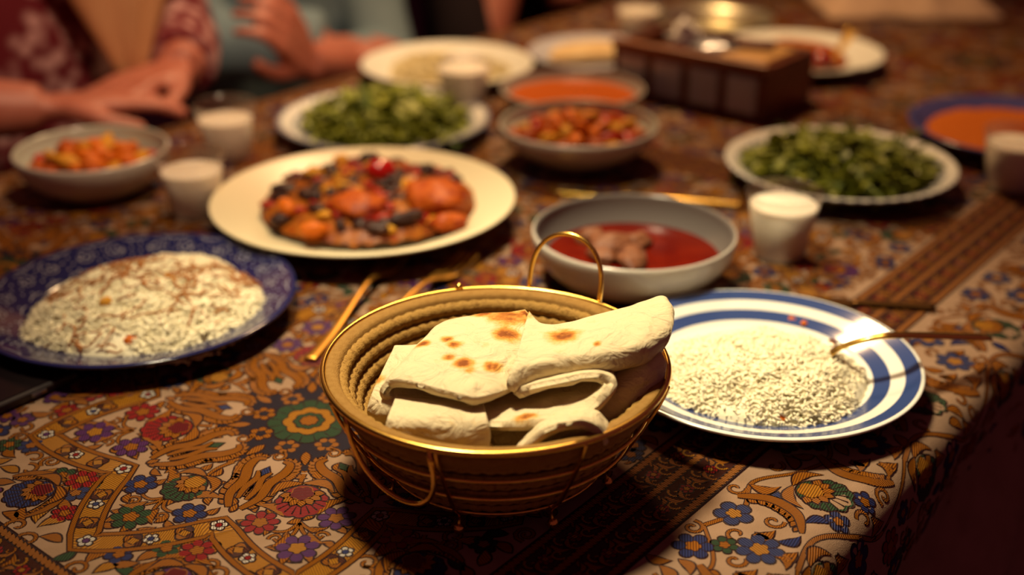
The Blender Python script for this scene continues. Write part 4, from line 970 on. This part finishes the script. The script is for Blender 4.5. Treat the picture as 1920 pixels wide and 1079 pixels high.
def naan_nodes():
    nt = NAANM.node_tree; b = nt.nodes['Principled BSDF']; L = nt.links.new; tc = nt.nodes.new('ShaderNodeTexCoord'); a = nt.nodes.new('ShaderNodeAttribute'); a.attribute_name = 'Col'
    n = nt.nodes.new('ShaderNodeTexNoise'); n.inputs['Scale'].default_value = 95; n.inputs['Detail'].default_value = 6; n.inputs['Roughness'].default_value = .65; L(tc.outputs['Object'], n.inputs['Vector'])
    sep = nt.nodes.new('ShaderNodeSeparateColor'); L(a.outputs['Color'], sep.inputs[0])
    sub = nt.nodes.new('ShaderNodeMath'); sub.operation = 'MULTIPLY_ADD'; L(n.outputs['Fac'], sub.inputs[0]); sub.inputs[1].default_value = 1.3; sub.inputs[2].default_value = -.65
    add = nt.nodes.new('ShaderNodeMath'); add.operation = 'ADD'; L(sub.outputs[0], add.inputs[0]); L(sep.outputs[0], add.inputs[1])
    r = nt.nodes.new('ShaderNodeValToRGB'); e = r.color_ramp.elements
    e[0].position = .18; e[0].color = (.635, .52, .325, 1); e[1].position = 1.0; e[1].color = (.22, .060, .010, 1)
    for p_, c_ in ((.42, (.58, .41, .19, 1)), (.58, (.60, .31, .075, 1)), (.8, (.42, .15, .022, 1))):
        q_ = e.new(p_); q_.color = c_
    L(add.outputs[0], r.inputs[0]); L(r.outputs[0], b.inputs['Base Color'])
    n2 = nt.nodes.new('ShaderNodeTexNoise'); n2.inputs['Scale'].default_value = 55; n2.inputs['Detail'].default_value = 5; n2.inputs['Distortion'].default_value = 1.2; L(tc.outputs['Object'], n2.inputs['Vector'])
    n3 = nt.nodes.new('ShaderNodeTexNoise'); n3.inputs['Scale'].default_value = 420; n3.inputs['Detail'].default_value = 3; L(tc.outputs['Object'], n3.inputs['Vector'])
    b1 = nt.nodes.new('ShaderNodeBump'); b1.inputs['Strength'].default_value = .85; b1.inputs['Distance'].default_value = .006; L(n2.outputs['Fac'], b1.inputs['Height'])
    b2 = nt.nodes.new('ShaderNodeBump'); b2.inputs['Strength'].default_value = .25; b2.inputs['Distance'].default_value = .0012; L(n3.outputs['Fac'], b2.inputs['Height']); L(b1.outputs[0], b2.inputs['Normal']); L(b2.outputs[0], b.inputs['Normal'])
naan_nodes()
def sheet(name, label, net, th=.0062, nu=70, nv=44, bub=.0021, seed=1, burn=1.0, base=0.0):
    Sx = bspl(net, nu, nv)                               # nv x nu x 3
    du = np.gradient(Sx, axis=1); dv = np.gradient(Sx, axis=0); N = np.cross(du, dv); N /= np.maximum(np.linalg.norm(N, axis=-1, keepdims=True), 1e-9)
    uu, vv = np.meshgrid(np.linspace(0, 1, nu), np.linspace(0, 1, nv))
    du_, dv_ = np.minimum(uu, 1 - uu) * nu * .0028, np.minimum(vv, 1 - vv) * nv * .0028
    e = np.minimum(np.minimum(du_, dv_), .0045) / .0045; prof = np.sqrt(np.clip(1 - (1 - e) ** 2, .0, 1))
    B = np.zeros((nv, nu)); 
    for i in range(nv):
        for j in range(nu):
            p = Vector(Sx[i, j]); B[i, j] = bub * (noise.noise(p * 60 + Vector((seed, 0, 0))) + .6 * noise.noise(p * 130 + Vector((0, seed, 0))) + .5 * abs(noise.noise(p * 38)))
    top = Sx + N * (th / 2 * prof + B * (.3 + .7 * prof))[..., None]; bot = Sx - N * (th / 2 * prof - B * .3 * prof)[..., None]
    V = np.vstack([top.reshape(-1, 3), bot.reshape(-1, 3)]); n = nu * nv; Fc = []
    for i in range(nv - 1):
        for j in range(nu - 1):
            a = i * nu + j; Fc += [(a, a + 1, a + nu + 1, a + nu), (n + a + nu, n + a + nu + 1, n + a + 1, n + a)]
    edge = [(0, j) for j in range(nu)] + [(i, nu - 1) for i in range(1, nv)] + [(nv - 1, j) for j in range(nu - 2, -1, -1)] + [(i, 0) for i in range(nv - 2, 0, -1)]
    ix = [i * nu + j for i, j in edge]
    for k in range(len(ix)): a, b_2 = ix[k], ix[(k + 1) % len(ix)]; Fc.append((b_2, a, n + a, n + b_2))
    bu = np.full(len(V), base)
    for c, r in BURN:
        d = np.linalg.norm((V - np.array(c)) * [1, 1, .15], axis=1); bu = np.maximum(bu, burn * np.clip(1.25 - d / r * .75, 0, 1))
    bu = np.maximum(bu, .06)
    o = mesh(name, ([Vector(p) + Vector((0, 0, TT)) for p in V], Fc), NAANM); set_col(o, np.repeat(bu[:, None], 3, 1))
    return tag(o, label, 'bread', 'folded flatbreads in the bread basket')
def net(rows): return [[at(*p) if len(p) == 3 and p[0] > 5 else Vector(p) for p in r] for r in rows]
# 1: the broad left fold, upper layer - round the left end - lower layer - curled tip
front = [(990, 722, .0840), (900, 752, .0895), (830, 740, .0900), (768, 722, .0895), (735, 722, .0865), (719, 742, .0780), (745, 764, .0700), (830, 786, .0690), (930, 801, .0750), (1050, 797, .0800), (1118, 764, .0855), (1150, 722, .0930), (1112, 709, .0970), (1040, 722, .0950), (962, 738, .0880)]
back = [(990, 586, .0930), (945, 592, .0930), (900, 596, .0920), (862, 602, .0910), (838, 610, .0890), (822, 628, .0810), (835, 650, .0700), (870, 655, .0640), (930, 655, .0620), (1010, 675, .0650), (1090, 690, .0730), (1135, 690, .0830), (1105, 692, .0880), (1050, 700, .0880), (1010, 705, .0860)]
F_, K_ = [at(*p) for p in front], [at(*p) for p in back]
mid = lambda t, lift: [a.lerp(b, t) + Vector((0, 0, lift if i < 5 else 0)) for i, (a, b) in enumerate(zip(F_, K_))]
sheet('flatbread', 'flatbread folded at its left end, bright top layer with brown blisters', [F_, mid(.12, .0022), mid(.45, .0035), mid(.8, .003), K_], nu=120, nv=48, seed=2)
# 2: the right flap
sheet('flatbread', 'flatbread folded into a flap whose tip pokes over the right basket rim', net([
    [(990, 586, .0960), (1012, 612, .0960), (1060, 612, .0990), (1120, 596, .1020), (1185, 578, .1060), (1238, 561, .1100), (1247, 572, .1090)],
    [(976, 640, .1000), (1020, 640, .1010), (1070, 636, .1030), (1130, 622, .1070), (1195, 602, .1105), (1246, 580, .1130), (1256, 590, .1110)],
    [(962, 690, .0990), (1010, 676, .1020), (1075, 664, .1035), (1140, 652, .1060), (1200, 636, .1090), (1247, 610, .1110), (1256, 615, .1090)],
    [(951, 712, .0955), (1008, 692, .0995), (1078, 681, .1005), (1145, 671, .1025), (1205, 656, .1050), (1240, 636, .1065), (1250, 636, .1050)],
    [(952, 730, .0905), (1012, 706, .0935), (1080, 695, .0945), (1145, 686, .0960), (1205, 672, .0980), (1234, 652, .0995), (1240, 650, .0990)],
    [(965, 728, .0870), (1020, 700, .0890), (1085, 690, .0895), (1145, 682, .0910), (1200, 672, .0925), (1226, 660, .0940), (1230, 655, .0940)],
    [(985, 690, .0860), (1030, 670, .0880), (1090, 660, .0885), (1140, 650, .0900), (1190, 640, .0915), (1220, 630, .0930), (1224, 628, .0930)]]), nu=84, nv=70, seed=5)
# 3: the lower bread with its rounded fold in shade
sheet('flatbread', 'shaded lower flatbread bulging under the right flap', net([
    [(900, 700, .060), (1000, 690, .062), (1100, 680, .070), (1180, 650, .082), (1225, 630, .090)],
    [(905, 780, .058), (1000, 775, .060), (1110, 740, .071), (1195, 692, .088), (1238, 657, .0975)],
    [(915, 818, .054), (1000, 818, .056), (1115, 782, .066), (1205, 725, .080), (1245, 680, .0900)],
    [(930, 838, .046), (1000, 838, .047), (1110, 812, .054), (1198, 760, .066), (1232, 712, .078)],
    [(940, 840, .036), (1005, 835, .036), (1105, 805, .042), (1180, 765, .054), (1210, 715, .066)],
    [(940, 780, .030), (1005, 770, .030), (1090, 750, .036), (1150, 720, .046), (1180, 690, .056)]]), nu=64, nv=60, seed=9, th=.007)
# 4: the front left roll
sheet('flatbread', 'rolled flatbread end lying at the front left of the basket', net([
    [(745, 740, 0.0720), (800, 745, 0.0740), (850, 748, 0.0750), (905, 750, 0.0740)],
    [(728, 782, 0.0780), (800, 785, 0.0800), (860, 788, 0.0805), (915, 790, 0.0795)],
    [(722, 808, 0.0730), (800, 812, 0.0745), (865, 818, 0.0750), (920, 812, 0.0740)],
    [(735, 832, 0.0640), (805, 838, 0.0645), (868, 846, 0.0645), (915, 838, 0.0645)],
    [(760, 845, 0.0540), (815, 850, 0.0540), (868, 856, 0.0540), (908, 845, 0.0540)],
    [(770, 815, 0.0450), (820, 815, 0.0450), (865, 815, 0.0450), (900, 810, 0.0450)]]), nu=56, nv=48, seed=13, th=.007, bub=.0022)
# 5: the small curl at the front
sheet('flatbread', 'small curled flatbread end at the front right, open end towards viewer', net([
    [(972, 868, .0640), (985, 846, .0740), (1020, 814, .0830), (1060, 800, .0870), (1100, 801, .0860), (1124, 818, .0800), (1127, 836, .0720)],
    [(974, 860, .0640), (988, 838, .0740), (1024, 805, .0830), (1064, 791, .0870), (1104, 792, .0860), (1128, 810, .0800), (1131, 828, .0720)],
    [(978, 846, .0620), (994, 824, .0720), (1030, 790, .0800), (1070, 776, .0840), (1110, 778, .0830), (1133, 797, .0780), (1136, 814, .0700)]]), nu=64, nv=30, seed=17, th=.0058)
# 6: the piece at the back left
sheet('flatbread', 'flatbread edge sticking out behind the left fold, against the rope lining', net([
    [(742, 652, .0790), (775, 650, .0820), (815, 645, .0800), (850, 650, .0760)],
    [(722, 690, .0770), (765, 690, .0800), (810, 690, .0790), (850, 690, .0750)],
    [(702, 735, .0720), (745, 740, .0750), (800, 745, .0740), (850, 745, .0700)],
    [(692, 768, .0640), (728, 775, .0670), (785, 780, .0650), (845, 785, .0620)],
    [(696, 790, .0520), (728, 800, .0540), (780, 805, .0520), (840, 805, .0500)]]), nu=48, nv=48, seed=21, th=.006)

# ================================================================== PEOPLE
def voxel(parts, vox, smooth=2, fold=0.0, seed=0, fscale=9.0):
    V, Fc = merge(parts); me = bpy.data.meshes.new('tmp'); me.from_pydata([tuple(p) for p in V], [], Fc); me.update()
    o = bpy.data.objects.new('tmp', me); COL.objects.link(o)
    r = o.modifiers.new('r', 'REMESH'); r.mode = 'VOXEL'; r.voxel_size = vox
    if smooth: s_ = o.modifiers.new('s', 'SMOOTH'); s_.iterations = smooth; s_.factor = .5
    bpy.context.view_layer.update(); dg = bpy.context.evaluated_depsgraph_get(); m2 = bpy.data.meshes.new_from_object(o.evaluated_get(dg))
    bpy.data.objects.remove(o); bpy.data.meshes.remove(me)
    n = len(m2.vertices); co = np.zeros(n * 3); m2.vertices.foreach_get('co', co); nr = np.zeros(n * 3); m2.vertices.foreach_get('normal', nr)
    if fold:
        c3 = co.reshape(-1, 3); d = np.array([noise.noise(Vector((p[0] * fscale + seed, p[1] * fscale, p[2] * fscale * .6))) + .5 * noise.noise(Vector((p[0] * fscale * 2.3, p[1] * fscale * 2.3 + seed, p[2] * fscale * 1.1))) for p in c3])
        c3 += nr.reshape(-1, 3) * (d * fold)[:, None]; m2.vertices.foreach_set('co', c3.ravel())
    m2.polygons.foreach_set('use_smooth', [True] * len(m2.polygons)); m2.update(); m2.materials.clear()
    return m2
def hand_parts(wrist, direc, palm_n, side, curl=.35, L=.175):
    """palm, four fingers of unequal length and a thumb leaving the side of the palm; direc along the hand, palm_n out of the palm"""
    d = Vector(direc).normalized(); n = (Vector(palm_n) - d * d.dot(Vector(palm_n))).normalized(); s_ = d.cross(n) * side; w_ = Vector(wrist); out = []
    pl = L * .52
    for k, y in enumerate((-.030, -.010, .010, .030)):
        out.append(tube([w_ + s_ * y * .45, w_ + d * pl * .5 + s_ * y * .85, w_ + d * pl + s_ * y], [.013, .0125, .0098], 10))
    lens = (.80, .95, 1.0, .90)
    for k, y in enumerate((-.030, -.010, .010, .030)):
        p = w_ + d * pl * .93 + s_ * y; fl = L * .47 * lens[k]; pts = [p]; ang = curl * .4; dd = d + s_ * (y * 2.0)
        for q, fr in enumerate((.45, .32, .23)):
            v = (dd * math.cos(ang) + n * math.sin(ang)).normalized(); pts.append(pts[-1] + v * fl * fr); ang += curl * (1.0 if q == 0 else .8)
        out.append(tube(smooth_path(pts, 3), [.0088 - .0003 * i for i in range(len(smooth_path(pts, 3)))], 9))
    p = w_ + d * L * .14 + s_ * .024; t1 = p + d * L * .17 + s_ * .026 + n * .010; t2 = t1 + d * L * .16 + s_ * .008 + n * .008; t3 = t2 + d * L * .10 + n * .006
    out.append(tube(smooth_path([p, t1, t2, t3], 3), [.0135, .0125, .0115, .0105, .010, .0098, .0095, .009, .0088, .0075], 10))
    return out
def limb(pts, radii, n=5, seg=14):
    q = smooth_path(pts, n); N = len(q); rs = np.interp(np.linspace(0, len(radii) - 1, N), range(len(radii)), radii); return tube(q, list(rs), seg)
def person(label, s, t, arms, cloth_mat, cloth_name, sleeve, hair_mat, hair_name, seed, vox=.0052):
    """seated person facing across the table; local x toward the table, local y along it, z up from the floor"""
    p = tbl(s, t); root = thing('person', label, 'person', (p.x, p.y, -TT), RZ - math.pi / 2)
    torso = limb([(-.02, 0, .46), (-.02, 0, .60), (-.02, 0, .80), (-.03, 0, .98), (-.04, 0, 1.06)], [.155, .150, .155, .165, .08], 5, 20)
    torso = ([Vector((v.x * .66 + (-.02) * .34, v.y, v.z)) for v in torso[0]], torso[1])
    body = [torso, limb([(-.04, 0, 1.02), (-.035, 0, 1.10), (-.02, 0, 1.17)], [.062, .052, .055])]
    hc = Vector((0, 0, 1.255))
    body += [ball(.1, hc + Vector((-.012, 0, .022)), 3, (.95, .76, .98)), ball(.078, hc + Vector((.022, 0, -.040)), 3, (.86, .74, .92)), limb([hc + Vector((.086, 0, .010)), hc + Vector((.106, 0, -.024)), hc + Vector((.092, 0, -.030))], [.008, .013, .011], 3, 8)]
    for sg in (-1, 1): body.append(ball(.028, hc + Vector((-.012, sg * .078, -.012)), 2, (.6, .3, 1.1)))
    shirt = [([Vector((v.x * 1.10 + .004, v.y * 1.07, v.z)) for v in torso[0]], torso[1])]
    for sg in (-1, 1):
        body.append(limb([(0, sg * .09, .50), (.22, sg * .11, .52), (.42, sg * .11, .50), (.44, sg * .11, .26), (.42, sg * .11, .07)], [.082, .078, .060, .052, .036])); body.append(limb([(.40, sg * .11, .045), (.50, sg * .12, .035), (.58, sg * .125, .03)], [.036, .036, .026], 4, 10))
    shirt += [limb([(0, sg * .09, .50), (.22, sg * .11, .52), (.42, sg * .11, .50), (.44, sg * .11, .26), (.425, sg * .11, .12)], [.092, .088, .070, .066, .060]) for sg in (-1, 1)]
    for sg, A in zip((-1, 1), arms):
        sh = Vector((-.035, sg * .165, 1.00)); el, wr = Vector(A['elbow']), Vector(A['wrist'])
        body.append(limb([sh, sh.lerp(el, .5) + Vector((0, sg * .01, 0)), el], [.052, .046, .038])); body.append(limb([el, el.lerp(wr, .45), wr], [.039, .040, .027]))
        body += hand_parts(wr, A['dir'], A['palm'], A['side'], A.get('curl', .35))
        shirt.append(limb([sh, sh.lerp(el, .5) + Vector((0, sg * .01, 0)), el], [.064, .060, .055])); shirt.append(ball(.066, sh, 2))
        sv_ = A.get('sleeve', sleeve)
        if sv_ > 0: e2 = el.lerp(wr, sv_); shirt.append(limb([el, el.lerp(e2, .5), e2], [.055, .052, .046]))
    link('body', voxel(body, vox, 2), SKIN, root)
    g = link(cloth_name, voxel(shirt, .0085, 3, .010, seed), cloth_mat, root)
    hv = []
    for q in (ball(.112, hc + Vector((-.026, 0, .032)), 3, (.92, .80, .98)), ball(.09, hc + Vector((-.05, 0, -.05)), 3, (.75, .85, 1.2))): hv.append(q)
    h = voxel(hv, .008, 3, .004, seed + 3, 20); link(hair_name, h, hair_mat, root)
    EYE, LIP = EYEM, LIPM
    for sg in (-1, 1): mesh('eye', ball(.012, hc + Vector((.074, sg * .030, .006)), 2, (.6, 1.1, .6)), EYE, root)
    mesh('mouth', ball(.022, hc + Vector((.083, 0, -.066)), 2, (.3, 1, .28)), LIP, root)
    return root, g
EYEM = mat('eye_dark', (.03, .018, .012), .2); LIPM = mat('lips', (.30, .07, .06), .45)
def print_mat():
    m = mat('maroon_floral_cotton', (.085, .010, .016), .8, spec=.15); nt = m.node_tree; L = nt.links.new; tc = nt.nodes.new('ShaderNodeTexCoord')
    n = nt.nodes.new('ShaderNodeTexNoise'); n.inputs['Scale'].default_value = 11; n.inputs['Detail'].default_value = 1; n2 = nt.nodes.new('ShaderNodeTexVoronoi'); n2.inputs['Scale'].default_value = 48
    L(tc.outputs['Object'], n.inputs['Vector']); L(tc.outputs['Object'], n2.inputs['Vector'])
    r1 = nt.nodes.new('ShaderNodeValToRGB'); r1.color_ramp.elements[0].position = .38; r1.color_ramp.elements[1].position = .45; L(n.outputs['Fac'], r1.inputs[0])
    r2 = nt.nodes.new('ShaderNodeValToRGB'); r2.color_ramp.elements[0].position = .30; r2.color_ramp.elements[0].color = (1, 1, 1, 1); r2.color_ramp.elements[1].position = .62; r2.color_ramp.elements[1].color = (0, 0, 0, 1); L(n2.outputs['Distance'], r2.inputs[0])
    mu = nt.nodes.new('ShaderNodeMath'); mu.operation = 'MULTIPLY'; L(r1.outputs[0], mu.inputs[0]); L(r2.outputs[0], mu.inputs[1])
    mx = nt.nodes.new('ShaderNodeMix'); mx.data_type = 'RGBA'; mx.inputs[6].default_value = (.13, .012, .018, 1); mx.inputs[7].default_value = (.50, .27, .25, 1); L(mu.outputs[0], mx.inputs[0]); L(mx.outputs[2], nt.nodes['Principled BSDF'].inputs['Base Color'])
    return m
SCARF = mat('beige_scarf', (.46, .22, .10), .85, var=[(.52, .27, .13)], vscale=18, spec=.1)
HAIR = mat('dark_hair', (.02, .012, .010), .5)
P1, g1 = person('person in maroon dress with pink floral print and beige scarf, hands folded', .805, -1.475,
    [dict(elbow=(.10, -.235, .800), wrist=(.195, -.085, .788), dir=(.35, .93, -.06), palm=(.1, 0, -1), side=-1, curl=.22), dict(elbow=(.07, .205, .795), wrist=(.172, .125, .786), sleeve=.85, dir=(.16, -.95, .0), palm=(.05, 0, -1), side=1, curl=.3)], print_mat(), 'dress', 0.0, SCARF, 'headscarf', 2)
sc = []; ns, nw = 26, 9
for i in range(ns):
    u_ = i / (ns - 1); z = 1.13 - .355 * u_; wd = (.075 + .03 * math.sin(u_ * 3.1)) * (1 - .80 * max(0, (u_ - .45) / .55) ** 1.2); yc = .085 - .010 * u_
    for j in range(nw):
        q = j / (nw - 1) * 2 - 1; sc.append(Vector((.085 + .062 * min(1, u_ * 2.6) - .018 * q * q + .009 * math.sin(q * 7 + u_ * 2), yc + wd * q, z)))
sf = [(i * nw + j, i * nw + j + 1, (i + 1) * nw + j + 1, (i + 1) * nw + j) for i in range(ns - 1) for j in range(nw - 1)]
o = mesh('scarf', (sc, sf), SCARF, P1); o['label'] = 'beige scarf end hanging down the front'; sd = o.modifiers.new('thick', 'SOLIDIFY'); sd.thickness = .005
mesh('bracelet', tube([(.172 + .030 * math.cos(a) * .85, -.115 - .030 * math.cos(a) * .5, .789 + .030 * math.sin(a)) for a in [k * math.pi / 12 for k in range(24)]], .0035, 8, True), mat('dark_bracelet', (.03, .015, .015), .3), P1)
P2, g2 = person('person in a grey-blue shirt with one hand raised at the table edge', 1.290, -1.535,
    [dict(elbow=(.06, -.20, .76), wrist=(.20, -.08, .755), sleeve=.95, dir=(.4, .9, -.1), palm=(0, 0, -1), side=-1, curl=.4), dict(elbow=(.17, .065, .685), wrist=(.270, -.185, .765), dir=(.25, -.50, .55), palm=(-.85, -.45, .0), side=1, curl=.75)], mat('grey_blue_shirt', (.15, .215, .25), .85, spec=.15, var=[(.18, .25, .28)], vscale=10), 'shirt', .45, HAIR, 'hair', 11)
P3, g3 = person('person in black resting one bare elbow on the far left table edge', 1.79, -1.485,
    [dict(elbow=(.195, -.30, .660), wrist=(.13, -.10, .95), dir=(-.25, .3, .9), palm=(-.9, .1, -.1), side=-1, curl=.8), dict(elbow=(.195, -.06, .735), wrist=(.14, .0, .98), dir=(-.25, -.1, .95), palm=(-.9, 0, -.1), side=1, curl=.8)], mat('black_shirt', (.014, .009, .011), .9, spec=.1), 'shirt', -1, HAIR, 'hair', 19)
